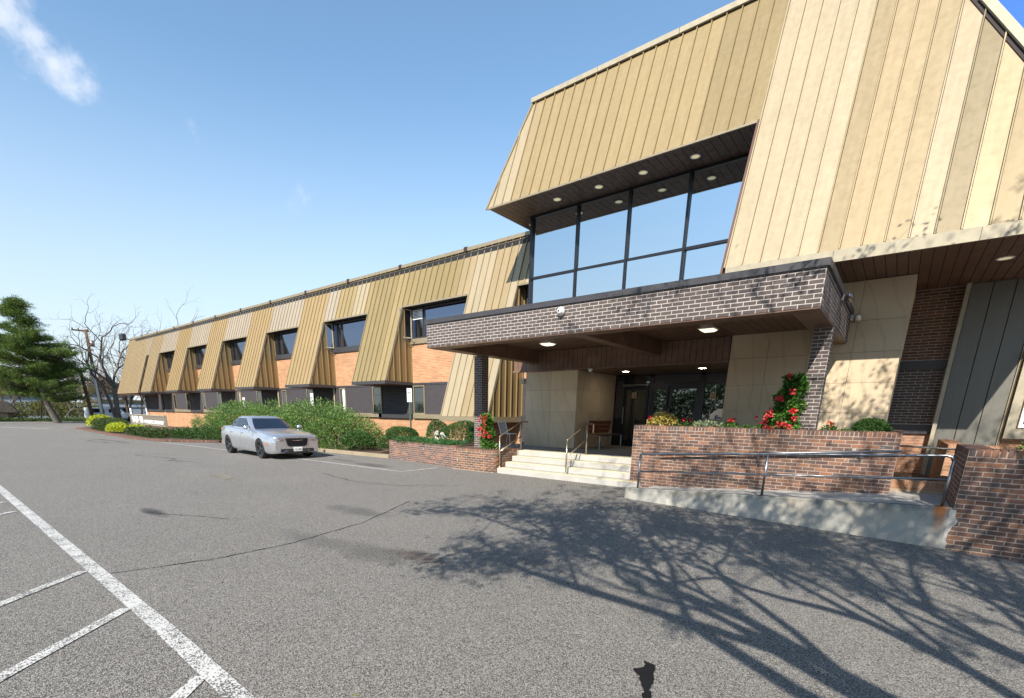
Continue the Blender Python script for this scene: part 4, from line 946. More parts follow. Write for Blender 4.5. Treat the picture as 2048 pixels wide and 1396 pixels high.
def stair_rail(x, lab):
    t = thing('stair_rail', lab, 'handrail', (x, 11.15, .155), 'bronze stair rails')
    MB().tube([(x, 11.15, .155), (x, 11.15, 1.05)], .021, 10).build('post', M['bsteel'], t, smooth=True); MB().tube([(x, 12.2, .62), (x, 12.2, 1.47)], .021, 10).build('post', M['bsteel'], t, smooth=True)
    MB().tube([(x, 11.15, 1.03), (x, 11.16, 1.06), (x, 12.17, 1.46), (x, 12.24, 1.475), (x, 12.52, 1.47), (x, 12.55, 1.44), (x, 12.55, 1.21)], .021, 10).build('top_rail', M['bsteel'], t, smooth=True)
    MB().tube([(x, 11.16, .62), (x, 12.19, 1.04)], .017, 8).build('mid_rail', M['bsteel'], t, smooth=True)
    MB().tube([(x, 11.15, .156), (x, 11.15, .2)], .03, 10).build('post_sleeve', M['bsteel'], t, smooth=True)
stair_rail(-9.03, 'bronze stair rail at the left edge of the entrance steps'); stair_rail(-6.73, 'bronze stair rail in the middle of the entrance steps')
# ------------------------------------------------------------------ vegetation
def foliage(parent, P, U, length, width, mat, name='foliage', out=1.0, up=.0, spread=.8):
    d = U * out + np.array([0, 0, up]); return fast_mesh(name, leaf_quads(P, length, width, d, spread), 4, mat, parent)
def stems(parent, c, r, h, n, mat, rad=.012, name='stem'):
    mb = MB()
    for i in range(n):
        a = random.uniform(0, 6.28); k = random.uniform(.3, 1)
        mb.tube([(c[0], c[1], c[2]), (c[0] + r[0] * .4 * k * math.cos(a), c[1] + r[1] * .4 * k * math.sin(a), c[2] + h * .5), (c[0] + r[0] * .85 * k * math.cos(a), c[1] + r[1] * .85 * k * math.sin(a), c[2] + h * random.uniform(.7, .95))], [rad, rad * .7, rad * .3], 5, False)
    return mb.build(name, mat, parent, fix=False)
def shrub(name, label, cat, c, r, n, leaf, mat, seed=1, group=None, low=-.25, lump=.2, up=.2, out=.8, thick=.35, clumps=0, spread=.8):
    t = thing(name, label, cat, (c[0], c[1], c[2]), group)
    cc = (c[0], c[1], c[2] + r[2] * .42)
    if clumps:
        CP, CU = blob_points(clumps, cc, (r[0] * .8, r[1] * .8, r[2] * .50), seed, .35, low, lump); rg = np.random.default_rng(seed + 5)
        k = n // clumps; cs = rg.uniform(.7, 1.3, (len(CP), 1, 1)) * np.array(r) * .24
        u = unit(rg.normal(size=(len(CP), k, 3))); P = (CP[:, None, :] + u * cs * rg.random((len(CP), k, 1)) ** .5).reshape(-1, 3); U = unit((CU[:, None, :] * .7 + u).reshape(-1, 3))
        P[:, 2] = np.maximum(P[:, 2], c[2] + .02)
    else:
        P, U = blob_points(n, cc, (r[0], r[1], r[2] * .6), seed, thick, low, lump); P[:, 2] = np.maximum(P[:, 2], c[2] + .01)
    foliage(t, P, U, leaf[0], leaf[1], mat, out=out, up=up, spread=spread); stems(t, c, r, r[2], 9, M['bark']); return t
# big junipers: sprays that rise and arch outwards
def juniper(label, lobes, seed, n):
    c = lobes[0][0]; t = thing('juniper_bush', label, 'shrub', (c[0], c[1], .1), 'big spreading junipers against the brick wall')
    rg = np.random.default_rng(seed); PP = []; DD = []
    for (cx, cy), (rx, ry, rz), k in lobes:
        m = int(n * k); P, U = blob_points(m, (cx, cy, rz * .35), (rx, ry, rz * .62), seed + int(abs(cx) * 10), .45, -.5, .32)
        tip = P; ln = 9
        base_dir = unit(U * np.array([1, 1, .45]) + np.array([0, 0, .55]) + rg.normal(size=P.shape) * .28)
        for j in range(ln):
            s = (j + 1) / ln; PP.append(tip + base_dir * (s - .5) * .30 + rg.normal(size=P.shape) * .02 * (1.3 - s)); DD.append(base_dir)
    P = np.concatenate(PP); D = np.concatenate(DD); P[:, 2] = np.maximum(P[:, 2], .15)
    fast_mesh('foliage', leaf_quads(P, .095, .034, D, .7), 4, M['juniper'], t)
    mb = MB()
    for (cx, cy), (rx, ry, rz), k in lobes:
        for i in range(12):
            a = random.uniform(0, 6.28); q = random.uniform(.4, .8)
            mb.tube([(cx + .3 * math.cos(a), cy + .3 * math.sin(a), .08), (cx + rx * q * .5 * math.cos(a), cy + ry * q * .5 * math.sin(a), rz * .35), (cx + rx * q * math.cos(a), cy + ry * q * math.sin(a), rz * .7)], [.05, .035, .012], 6, False)
        mb.add(*(lambda Q: (Q, [(i, (i + 1) % 16, 16) for i in range(16)]))([(cx + rx * .6 * math.cos(i * math.pi / 8), cy + ry * .6 * math.sin(i * math.pi / 8), .12) for i in range(16)] + [(cx, cy, rz * .55)]))
    mb.build('branches', M['pbark'], t, fix=False)
juniper('feathery green juniper spreading behind the car, left of the two big ones', [((-28.6, 12.6), (3.4, 1.7, 2.15), .5), ((-31.2, 12.2), (1.9, 1.3, 1.45), .2), ((-25.4, 12.5), (2.6, 1.7, 2.0), .35)], 3, 4600)
juniper('feathery green juniper right of the car, filling the corner by the small round shrubs', [((-21.9, 12.8), (2.7, 1.7, 2.0), .5), ((-19.6, 12.8), (1.9, 1.4, 1.55), .3), ((-24.0, 12.6), (1.6, 1.4, 1.5), .2)], 5, 4600)
shrub('round_shrub', 'low leafy shrub at the kerb below the right juniper', 'shrub', (-17.6, 12.25, .1), (.95, .55, .75), 4200, (.075, .04), M['boxwood'], 11, lump=.3)
shrub('round_shrub', 'small dark shrub at the kerb beside the older red brick planter', 'shrub', (-15.6, 12.35, .1), (.62, .45, .68), 3200, (.06, .035), M['boxwood'], 12)
shrub('boxwood_shrub', 'clipped round boxwood at the left end of the older planter', 'shrub', (-14.65, 12.15, .58), (.75, .5, .58), 5200, (.05, .03), M['boxwood'], 13)
shrub('boxwood_shrub', 'small round boxwood behind the white-flowered plants, nearer the sign post', 'shrub', (-13.5, 12.9, .58), (.45, .4, .82), 3600, (.05, .03), M['boxwood'], 14)
shrub('boxwood_shrub', 'broad round boxwood behind the white-flowered plants, nearer the column', 'shrub', (-12.2, 12.9, .58), (.95, .5, .82), 5600, (.05, .03), M['boxwood'], 15)
shrub('boxwood_shrub', 'dark shrub tucked beside the left brick column', 'shrub', (-10.95, 12.3, .55), (.35, .4, .75), 2400, (.05, .03), M['boxwood'], 16)
# blades with white flowers
dt = thing('daffodil_clump', 'strappy green blades with a few white flowers above the older planter', 'flowers', (-12.7, 11.8, .6))
rg = np.random.default_rng(2); nb = 2600; P = np.stack([rg.uniform(-14.3, -11.1, nb), 11.55 + (rg.uniform(0, .8, nb)), np.full(nb, .58)], 1); P[:, 1] -= (P[:, 0] + 14.3) * .1
d = unit(np.stack([rg.normal(0, .45, nb), rg.normal(-.1, .4, nb), np.full(nb, 1.0)], 1)); s = unit(np.cross(d, rg.normal(size=(nb, 3)))) * .011; L = rg.uniform(.22, .42, (nb, 1)); drop = np.array([0, 0, -.08])
V = np.stack([P - s, P + s, P + d * L * .6 + s, P + d * L * .6 - s, P + d * L * .6 - s, P + d * L * .6 + s, P + d * L * 1.0 + s * .2 + drop + d * np.array([.2, .2, 0]), P + d * L * 1.0 - s * .2 + drop + d * np.array([.2, .2, 0])], 1).reshape(-1, 3)
fast_mesh('blades', V, 4, M['daff'], dt)
def flowers(parent, pts, r, mat, name='flower', n=26, seed=0):
    rg = np.random.default_rng(seed)
    for p in pts:
        u = unit(rg.normal(size=(n, 3))); fast_mesh(name, leaf_quads(np.array(p) + u * r * .25, r, r * .7, u, .3), 4, mat, parent)
flowers(dt, [(-12.35 + a, 11.75 + b, .98 + c) for a, b, c in ((0, 0, 0), (.25, .1, -.08), (.1, -.1, -.14), (-.08, .1, .07), (.3, 0, .03))], .07, M['wpetal'])
for x, z, l in ((-12.35, 1.55, 'tall dry stalk rising from the planter flowers, left one'), (-11.25, 1.1, 'leaning dry stalk beside the left brick column')):
    t = thing('dry_stalk', l, 'plant', (x, 11.7, .6)); MB().tube([(x, 11.7, .58), (x - .06, 11.7, (.58 + z) / 2), (x - .1, 11.68, z)], [.008, .006, .003], 5).build('stem', M['tan'], t); foliage(t, np.array([[x - .1, 11.68, z]] * 8) + np.random.default_rng(1).normal(0, .03, (8, 3)), np.zeros((8, 3)) + [0, 0, 1.], .05, .015, M['silver'], 'seed_head')
def vine(label, c, w, h, nl, nf, seed, lean=0):
    t = thing('flowering_vine', label, 'flowers', c, 'red flowering vines at the brick columns'); rg = np.random.default_rng(seed)
    cx, cy, cz = c; zz = rg.random(nl) ** .9; th = rg.uniform(0, 6.28, nl); rr = w * (1.05 - zz * .55) * rg.random(nl) ** .4 * (1 + .25 * np.sin(zz * 17 + th))
    P = np.stack([cx + lean * zz + rr * np.cos(th), cy + rr * .5 * np.sin(th), cz + zz * h], 1); U = unit(np.stack([np.cos(th), -.6 + .6 * np.sin(th), .4 * np.ones(nl)], 1))
    fast_mesh('foliage', leaf_quads(P, .095, .05, U, .7), 4, M['vine'], t)
    mb = MB()
    for i in range(8): a = rg.uniform(0, 6.28); mb.tube([(cx, cy, cz), (cx + w * .4 * math.cos(a) + lean * .5, cy, cz + h * .5), (cx + w * .5 * math.cos(a) + lean, cy, cz + h * rg.uniform(.75, 1.0))], [.012, .009, .004], 5, False)
    mb.build('stem', M['pbark'], t, fix=False)
    zz = rg.random(nf); th = rg.uniform(0, 6.28, nf)
    flowers(t, [(cx + lean * z + w * (1.0 - .5 * z) * 1.0 * math.cos(a), cy - .16 - .1 * abs(math.sin(a)), cz + .08 + z * h * .92) for z, a in zip(zz, th)], .062, M['red'], n=16, seed=seed)
vine('red flowering vine in the low tan planter beside the left column', (-9.60, 11.30, .66), .25, 1.0, 1900, 15, 4, -.05)
vine('tall red flowering vine climbing the right pier in the big planter', (-1.88, 11.35, 1.42), .30, 1.08, 2600, 17, 6, .16)
shrub('gold_shrub', 'yellow variegated shrub at the left end of the tall planter', 'shrub', (-4.35, 11.5, 1.42), (.36, .22, .34), 1100, (.06, .04), M['gold'], 21, lump=.25)
t = shrub('small_plant', 'dark leafy plant with small red flowers next to the yellow shrub', 'flowers', (-3.85, 11.6, 1.42), (.3, .2, .2), 700, (.06, .03), M['boxwood'], 22); flowers(t, [(-3.85, 11.45, 1.64), (-3.7, 11.5, 1.63), (-4.62 + .0, 11.35, 1.68)], .045, M['red'])
shrub('small_plant', 'pale silvery plant at the middle of the tall planter', 'plant', (-3.3, 11.5, 1.42), (.3, .2, .2), 700, (.07, .03), M['silver'], 23)
t = shrub('small_plant', 'small plant with dull red flowers in front of the stone wall', 'flowers', (-2.85, 11.5, 1.42), (.13, .12, .2), 300, (.05, .03), M['vine'], 24); flowers(t, [(-2.85, 11.4, 1.64), (-2.78, 11.42, 1.66)], .045, M['red'])
shrub('small_plant', 'tiny green seedling in the tall planter left of the vine', 'plant', (-2.55, 11.45, 1.42), (.12, .1, .1), 160, (.06, .03), M['vine'], 25)
t = shrub('small_plant', 'tiny plant with one pink flower just left of the tall vine', 'flowers', (-2.25, 11.45, 1.42), (.09, .1, .15), 180, (.05, .03), M['vine'], 26); flowers(t, [(-2.25, 11.38, 1.6), (-2.33, 11.36, 1.71)], .035, M['red'])
t = shrub('small_plant', 'small plant with orange flowers right of the brick pier', 'flowers', (-1.05, 11.45, 1.42), (.12, .1, .15), 260, (.05, .025), M['vine'], 27); flowers(t, [(-1.05, 11.36, 1.63), (-1.0, 11.38, 1.60)], .05, M['orange'])
shrub('small_plant', 'low green sprig between the orange flowers and the round boxwood', 'plant', (-.78, 11.45, 1.42), (.13, .1, .07), 160, (.06, .03), M['vine'], 28)
shrub('boxwood_shrub', 'round clipped boxwood at the right end of the tall planter', 'shrub', (-.40, 11.62, 1.42), (.30, .28, .28), 4200, (.036, .022), M['boxwood'], 29)
shrub('small_plant', 'green plant cut by the picture edge in the big wall planter', 'plant', (1.72, 10.6, 1.12), (.25, .2, .35), 400, (.07, .04), M['vine'], 30)

# hedge at the left: dark clipped lengths with lime bushes between
def hedge(name, label, pts, w, h, mat, n, seed, leaf=(.10, .05)):
    t = thing(name, label, 'hedge' if 'hedge' in name else 'shrub', (*pts[0], .08)); rg = np.random.default_rng(seed)
    P = [Vector((*p, 0)) for p in pts]; seg = [(P[i + 1] - P[i]).length for i in range(len(P) - 1)]; tot = sum(seg); A = []; U = []
    for _ in range(n):
        u = rg.uniform(0, tot); k = 0
        while k < len(seg) - 1 and u > seg[k]: u -= seg[k]; k += 1
        a = (P[k + 1] - P[k]).normalized(); p = P[k] + a * u; nn = Vector((-a.y, a.x, 0)); th = rg.uniform(-.25, math.pi + .25)
        q = (1 + .13 * math.sin(p.x * 1.7) + .08 * math.sin(p.x * 4.1 + 1)) * (1 - .3 * rg.random() ** 2)
        cx = nn * math.copysign(abs(math.cos(th)) ** .6, math.cos(th)) * w / 2 * q; zz = max(0, math.sin(th)) ** .6 * h * q
        A.append(p + cx + Vector((0, 0, .08 + (zz if rg.random() < .6 else zz * rg.random())))); U.append(nn * math.cos(th) + Vector((0, 0, max(.1, math.sin(th)))))
    foliage(t, np.array([tuple(a) for a in A]), unit(np.array([tuple(a) for a in U])), leaf[0], leaf[1], mat, spread=.7)
    mb = MB()
    for i in range(int(tot * 2)):
        u = (i + .5) / (tot * 2) * tot; k = 0
        while k < len(seg) - 1 and u > seg[k]: u -= seg[k]; k += 1
        p = P[k] + (P[k + 1] - P[k]).normalized() * u; mb.tube([(p.x, p.y, .05), (p.x + .1, p.y, h * .5), (p.x - .1, p.y + .1, h * .85)], [.03, .02, .008], 5, False)
    mb.build('stem', M['pbark'], t, fix=False); return t
hedge('clipped_hedge', 'dark clipped hedge at the far left end of the bed, beside the first lime bush', [(-46.8, 9.9), (-41, 9.6)], 1.4, .80, M['hedge'], 7000, 1)
hedge('clipped_hedge', 'dark clipped hedge between the lime bushes behind the brick edging', [(-38.2, 9.6), (-33.4, 9.3), (-31.0, 9.5)], 1.1, .42, M['hedge'], 8000, 2)
hedge('clipped_hedge', 'dark green hedge running behind the parked car', [(-30.8, 9.8), (-28.0, 11.2), (-23.0, 12.0)], 1.0, .66, M['boxwood'], 8000, 3)
hedge('clipped_hedge', 'second hedge row under the long sign board', [(-45, 11.6), (-36, 11.0), (-31.5, 11.1)], 1.0, .22, M['boxwood'], 6000, 4)
for i, (x, y, rx, ry, h, lb) in enumerate(((-48.6, 10.2, 1.6, .8, .95, 'bright lime bush at the far left tip of the hedge bed'), (-39.3, 9.05, 1.2, .5, .62, 'bright lime bush low at the brick edging, middle of the hedge bed'), (-40.2, 10.4, 1.6, .5, .42, 'bright lime bush behind the low one, near the left foot of the sign board'))):
    shrub('lime_bush', lb, 'shrub', (x, y, .08), (rx, ry, h), 3200, (.12, .07), M['lime'], 40 + i, 'lime bushes in the hedge bed', lump=.3)

# ---- trees
def grow(base, direction, length, radius, depth, seed, spread=.55, n=3, gravity=.0, ratio=.72, curve=.25, rr=.62, minr=.004):
    """returns list of (points, radii) tubes and tip points"""
    rg = random.Random(seed); tubes = []; tips = []
    def rec(p, d, L, r, k):
        pts = [p]; rad = [r]; seg = 4 if k > 1 else 3; d = d.copy()
        for i in range(seg):
            d = (d + Vector((rg.gauss(0, curve), rg.gauss(0, curve), rg.gauss(0, curve) + gravity)) * .5).normalized()
            p = p + d * (L / seg); pts.append(p); rad.append(r * (1 - (1 - rr) * (i + 1) / seg))
        tubes.append((pts, rad))
        if k == 0 or r * rr < minr: tips.append((p, d)); return
        m = n if k < depth else n + 1
        for j in range(m):
            a = d.orthogonal().normalized(); a.rotate(Matrix.Rotation(rg.uniform(0, 6.28), 3, d) if False else Matrix.Rotation(2 * math.pi * j / m + rg.uniform(-.6, .6), 3, d))
            nd = (d + a * rg.uniform(spread * .6, spread * 1.3)).normalized(); q = pts[-1] if j == 0 else pts[rg.choice([-1, -2, -2])]
            rec(q, nd, L * ratio * rg.uniform(.75, 1.2), r * rr * (1 if j == 0 else .8), k - 1)
    rec(Vector(base), Vector(direction).normalized(), length, radius, depth)
    return tubes, tips
def tubes_mesh(name, tubes, mat, parent, smooth=True):
    mb = MB()
    for pts, rad in tubes: mb.tube(pts, rad, 7 if rad[0] > .08 else (5 if rad[0] > .02 else 3), False)
    return mb.build(name, mat, parent, smooth=smooth, fix=False)
# big bare tree beyond the hedge
bt = thing('bare_tree', 'large bare tree with twisted limbs beyond the end of the building', 'tree', (-68, 15.9, 0))
def big_bare():
    base = Vector((-68, 15.9, 0)); T = [([base, base + Vector((0, .05, 1.8)), base + Vector((0, .15, 3.7))], [.33, .25, .22])]; f = T[0][0][-1]
    T.append(([base + Vector((0, -.2, .2)), base + Vector((0, -.45, 2)), base + Vector((0, -.9, 4.2))], [.19, .16, .13]))
    limbs = [((0, -.25, 1.0), 3.3, .22, 11), ((.1, .05, 1.0), 3.2, .17, 12), ((-.2, .55, .95), 3.4, .19, 13), ((.15, -.7, .85), 2.3, .15, 14), ((0, .95, .7), 3.2, .15, 15), ((.5, -.5, .7), 2.6, .12, 16)]
    for d, L, r, sd in limbs:
        a, b = grow(f, d, L, r * .8, 6, sd, .62, 2, .06, .73, .40, .64, .005); T += a
    a, b = grow(base + Vector((0, -.9, 4.2)), (.1, -.7, 1), 2.6, .13, 5, 31, .6, 2, .05, .75, .4, .64, .005); T += a
    return T
tubes_mesh('branches', big_bare(), M['bark'], bt)
bt2 = thing('bare_tree', 'thin bare treetop showing above the far end of the wing roof', 'tree', (-72, 24.5, 0))
T, _ = grow((-72, 24.5, 0), (0, 0, 1), 5.2, .25, 6, 5, .5, 2, .06, .74, .3, .64, .006); tubes_mesh('branches', T, M['bark'], bt2)
# white pine at the left edge
def pine():
    t = thing('pine_tree', 'big dark pine with layered branches at the left edge of the picture', 'tree', (-68, 10.6, 0))
    tubes = [([Vector((-68, 10.7, 0)), Vector((-68, 10.2, 1.8)), Vector((-68, 9.9, 4)), Vector((-68, 9.6, 7)), Vector((-68, 9.35, 11.6))], [.33, .28, .22, .14, .03])]
    rg = random.Random(4); PP = []; DD = []
    def trunk(z):
        P = tubes[0][0]
        for a, b in zip(P, P[1:]):
            if a.z <= z <= b.z: return a.lerp(b, (z - a.z) / (b.z - a.z))
        return P[-1]
    z = 2.3
    while z < 11.5:
        for j in range(5 if z < 8 else 4):
            a = rg.uniform(0, 6.28)
            L = ((4.0 - .28 * abs(z - 4.5)) if z < 7.8 else 1.7 * (11.9 - z) / 4.1 + .25) * rg.uniform(.6, 1.12) * (1 if z > 2.8 else .8)
            d = Vector((math.cos(a), math.sin(a), rg.uniform(-.05, .2) if z < 9 else .35)); p0 = trunk(z); pts = [p0 + d * L * s + Vector((0, 0, .12 * L * s * s - .06 * L * math.sin(s * 3))) for s in (0, .35, .7, 1)]
            tubes.append((pts, [.07 * (1 - z / 16), .05, .03, .01]))
            for s in np.linspace(.25, 1.05, int(6 + L * 4)):
                q = p0 + d * L * s + Vector((0, 0, .12 * L * s * s))
                for k in range(3):
                    w = .42 * (1.15 - s * .55); PP.append((q.x + rg.gauss(0, w), q.y + rg.gauss(0, w), q.z + rg.gauss(.05, .10))); DD.append((d.x * .7, d.y * .7, .35))
        z += .33 if z < 8 else .42
    tubes_mesh('trunk', tubes, M['bark'], t)
    C = np.array(PP); D = np.array(DD); rg2 = np.random.default_rng(3); k = 30
    P = (C[:, None, :] + rg2.normal(size=(len(C), k, 3)) * np.array([.16, .16, .055])).reshape(-1, 3); U = np.repeat(D, k, 0)
    fast_mesh('foliage', leaf_quads(P, .22, .035, U, .5), 4, M['pine'], t)
pine()
# woodland behind: many thin trees read as one mass
def woods():
    t = []; rg = random.Random(9); V = []
    kinds = []
    for s in range(4):
        T, _ = grow((0, 0, 0), (rg.gauss(0, .1), rg.gauss(0, .1), 1), 2.7, .12, 5, 60 + s, .5, 3, .04, .72, .3, .6, .008); mb = MB()
        for pts, rad in T: mb.tube(pts, rad, 3, False)
        kinds.append(mb)
    big = MB()
    for i in range(64):
        k = rg.choice(kinds); x = rg.uniform(-112, -81); y = 2 + (i / 64) * 36 + rg.uniform(-2, 2); s = rg.uniform(.95, 1.5); a = rg.uniform(0, 6.28); c, sn = math.cos(a) * s, math.sin(a) * s
        big.add([(x + v[0] * c - v[1] * sn, y + v[0] * sn + v[1] * c, v[2] * s) for v in k.v], k.f)
    o = big.build('woodland', M['pbark'], None, fix=False); tag(o, 'brown mass of thin leafless woodland behind the road at left', 'woodland', None, 'stuff')
woods()
def small_tree(name, label, base, h, seed, leaves=0, mat='scrub', depth=4, group=None, rad=.09, r=None):
    t = thing(name, label, 'tree', base, group); T, tips = grow(base, (random.uniform(-.1, .1), random.uniform(-.1, .1), 1), h * .36, rad, depth, seed, .6, 3, .04, .7, .3, .62, .006)
    tubes_mesh('trunk', T, M['bark'], t)
    if leaves:
        C = np.array([tuple(p) for p, d in tips]); rg2 = np.random.default_rng(seed); P = (C[:, None, :] + rg2.normal(size=(len(C), leaves, 3)) * .22).reshape(-1, 3)
        fast_mesh('foliage', leaf_quads(P, .12, .07), 4, M[mat], t)
    return t
small_tree('budding_tree', 'slim tree with yellow-green buds right of the pine trunk', (-78, 13.0, 0), 5.5, 71, 22)
small_tree('budding_tree', 'low yellow-green sapling between the pine and the wooden pole', (-80, 15.2, 0), 5, 72, 18)
small_tree('budding_tree', 'pale green bushy tree under the pine at the far left', (-80, 8.6, 0), 5.5, 73, 22)
small_tree('bare_sapling', 'bare sapling in front of the blue-grey building', (-70, 20.0, 0), 3.6, 74)
for i, (x, y, r, h, lb) in enumerate(((-84, 6, 4, 2.2, 'olive undergrowth behind the hut at far left'), (-88, 14, 5, 2.4, 'olive undergrowth behind the chain fence'), (-92, 30, 6, 3.0, 'brown-green thicket behind the blue-grey building'))):
    tag(fast_mesh('undergrowth', leaf_quads(*(lambda PU: (PU[0],))(blob_points(9000, (x, y, h * .3), (3, r, h * .8), 80 + i, .6, -.2, .4)), .22, .12), 4, M['scrub']), lb, 'undergrowth', None, 'stuff')
tag(fast_mesh('roadside_hedge', leaf_quads(np.stack([rng.uniform(-75.6, -74.6, 9000), rng.uniform(-8, 17, 9000), rng.uniform(0, .42, 9000)], 1), .16, .08), 4, M['hedge']), 'low dark strip of ground cover along the far road edge', 'ground cover', None, 'stuff')

# tree behind the camera side whose shadow falls on the ramp and the asphalt
st_ = thing('shade_tree', 'tree outside the frame whose branch shadows fall across the asphalt and ramp', 'tree', (4.3, -1.5, -.3))
def in_frame(p):
    c = CR @ (np.array(p) - np.array([0, 0, H]))
    if c[2] < .05: return False
    u, v = 995.6 + 954.2 * c[0] / c[2], 1084.9 + 954.2 * c[1] / c[2]; return -420 < u < 2300 and -300 < v < 1600
def shade_tree(t, b, trunk, limbs, n_leaf, keep_p, ok, seed, depth=4, leaf=(.085, .055)):
    T = [trunk]; f = trunk[0][-1]; tips = []
    for d, L, r, sd in limbs:
        a, tp = grow(f, d, L, r, depth, sd, .55, 3, .02, .68, .28, .58, .004); T += a; tips += tp
    T = T[:1] + [q for q in T[1:] if not in_frame(q[0][-1]) and not in_frame(q[0][0]) and ((q[1][0] > .055 and q[0][-1][1] + 1.136 * q[0][-1][2] > 3.3) or (ok(q[0][-1]) and ok(q[0][0])))]; tips = [q for q in tips if ok(q[0]) and not in_frame(q[0])]
    tubes_mesh('trunk', T, M['bark'], t)
    mids = [q[0][1] for q in T[1:] if q[1][0] < .022 and ok(q[0][1])][::2]
    C = np.array([tuple(p) for p, d in tips] + [tuple(p) for p in mids]); rg2 = np.random.default_rng(seed); C = C[rg2.random(len(C)) < keep_p]; sc = rg2.uniform(.6, 1.5, (len(C), 1, 1))
    P = (C[:, None, :] + rg2.normal(size=(len(C), n_leaf, 3)) * .115 * sc).reshape(-1, 3); fast_mesh('foliage', leaf_quads(P, leaf[0], leaf[1]), 4, M['budding'], t)
def ok1(p):
    X, Y = p[0] - .375 * p[2], p[1] + 1.136 * p[2]
    return Y > (3.7 if X < -1.5 else 4.1) + .35 * math.sin(X * 2.1) - .5 * max(0, X) and not (X < -4.6 and Y < 5.4) and X > -7.2
b = Vector((4.3, -1.5, -.4))
shade_tree(st_, b, ([b, b + Vector((-.15, .1, 1.8)), b + Vector((-.4, .2, 3.6))], [.30, .25, .22]),
    [((-1.8, .12, .42), 3.4, .12, 9), ((-1.7, .1, .8), 3.4, .11, 19), ((-1.9, .3, .6), 3.6, .11, 29), ((-1.3, -.2, .25), 3.0, .09, 39), ((-1.5, .75, .75), 3.2, .11, 10), ((-1.0, .9, .9), 3.0, .10, 12), ((-.8, .55, .8), 2.8, .10, 2), ((-.3, .2, 1.1), 2.7, .10, 3), ((.5, .5, 1), 2.4, .10, 5), ((-.4, 1.0, .7), 2.4, .10, 6), ((.6, -.5, 1), 2.4, .1, 7), ((-.9, 1.15, 1.35), 4.2, .10, 8)], 34, .8, ok1, 8)
st2 = thing('shade_tree', 'slender tree outside the frame at right whose shadow dapples the brick and stone walls', 'tree', (3.2, 5.3, -.3))
b = Vector((3.2, 5.3, -.4))
shade_tree(st2, b, ([b, b + Vector((-.05, .05, 2.2)), b + Vector((-.1, .15, 4.6))], [.14, .12, .10]),
    [((-.8, .75, .9), 2.3, .07, 1), ((-.3, .9, 1), 2.2, .06, 2), ((-.9, .2, 1.1), 2.1, .06, 3), ((.4, .5, 1), 2.0, .06, 4), ((-.5, 1.2, .5), 2.2, .05, 5)], 26, .45, lambda p: True, 5)

# trees across the lot, behind the camera: only their reflection shows
def far_line():
    V = []
    for i in range(9):
        P, U = blob_points(2600, (-34 + i * 7, -34 - (i % 3) * 2, 3.2), (4, 3, 3.2), 100 + i, .6, -.6, .4); V.append(leaf_quads(P, .5, .3, U, .8))
    tag(fast_mesh('tree_line', np.concatenate(V), 4, M['treeline']), 'green tree line across the parking lot, seen mirrored in the doors', 'tree line', None, 'stuff')
far_line()
# ------------------------------------------------------------------ parked sedan
def loft(stations, close=True):
    """stations: list of (x, [(y,z)...]) half sections bottom centre -> top centre, mirrored"""
    mb = MB(); n = len(stations[0][1])
    for x, sec in stations:
        full = [(x if len(p) == 2 else x + p[2], -p[0], p[1]) for p in sec] + [(x if len(p) == 2 else x + p[2], p[0], p[1]) for p in reversed(sec[1:-1])]
        mb.v += full
    m = 2 * n - 2
    for i in range(len(stations) - 1):
        for j in range(m): mb.f.append((i * m + j, i * m + (j + 1) % m, (i + 1) * m + (j + 1) % m, (i + 1) * m + j))
    mb.f.append(tuple(range(m))[::-1]); mb.f.append(tuple((len(stations) - 1) * m + j for j in range(m))); return mb
def itp(x, tab):
    for (a, va), (b, vb) in zip(tab, tab[1:]):
        if a <= x <= b: t = (x - a) / (b - a); t = t * t * (3 - 2 * t) if False else t; return va + (vb - va) * t
    return tab[0][1] if x < tab[0][0] else tab[-1][1]
def cut(o, cyls):
    cut_objs = []
    for (c, r, w) in cyls:
        mb = MB().prism([(c[0] + r * math.cos(q * math.pi / 20), c[1] - w, c[2] + r * math.sin(q * math.pi / 20)) for q in range(40)], (0, 2 * w, 0)); me = mb.mesh('cutter'); co = bpy.data.objects.new('cutter', me); COL.objects.link(co); co.parent = o.parent
        import bmesh
        bm = bmesh.new(); bm.from_mesh(me); bmesh.ops.remove_doubles(bm, verts=bm.verts, dist=.002); bmesh.ops.recalc_face_normals(bm, faces=bm.faces); bm.to_mesh(me); bm.free()
        md = o.modifiers.new('b', 'BOOLEAN'); md.operation = 'DIFFERENCE'; md.object = co; md.solver = 'EXACT'; cut_objs.append(co)
    bpy.context.view_layer.update()
    me = bpy.data.meshes.new_from_object(o.evaluated_get(bpy.context.evaluated_depsgraph_get())); o.modifiers.clear(); o.data = me
    for co in cut_objs: bpy.data.objects.remove(co)
def sharp_smooth(me, ang=.6):
    import bmesh
    bm = bmesh.new(); bm.from_mesh(me)
    for f in bm.faces: f.smooth = True
    for e in bm.edges: e.smooth = not (e.is_manifold and e.calc_face_angle(0) > ang)
    bm.to_mesh(me); bm.free()
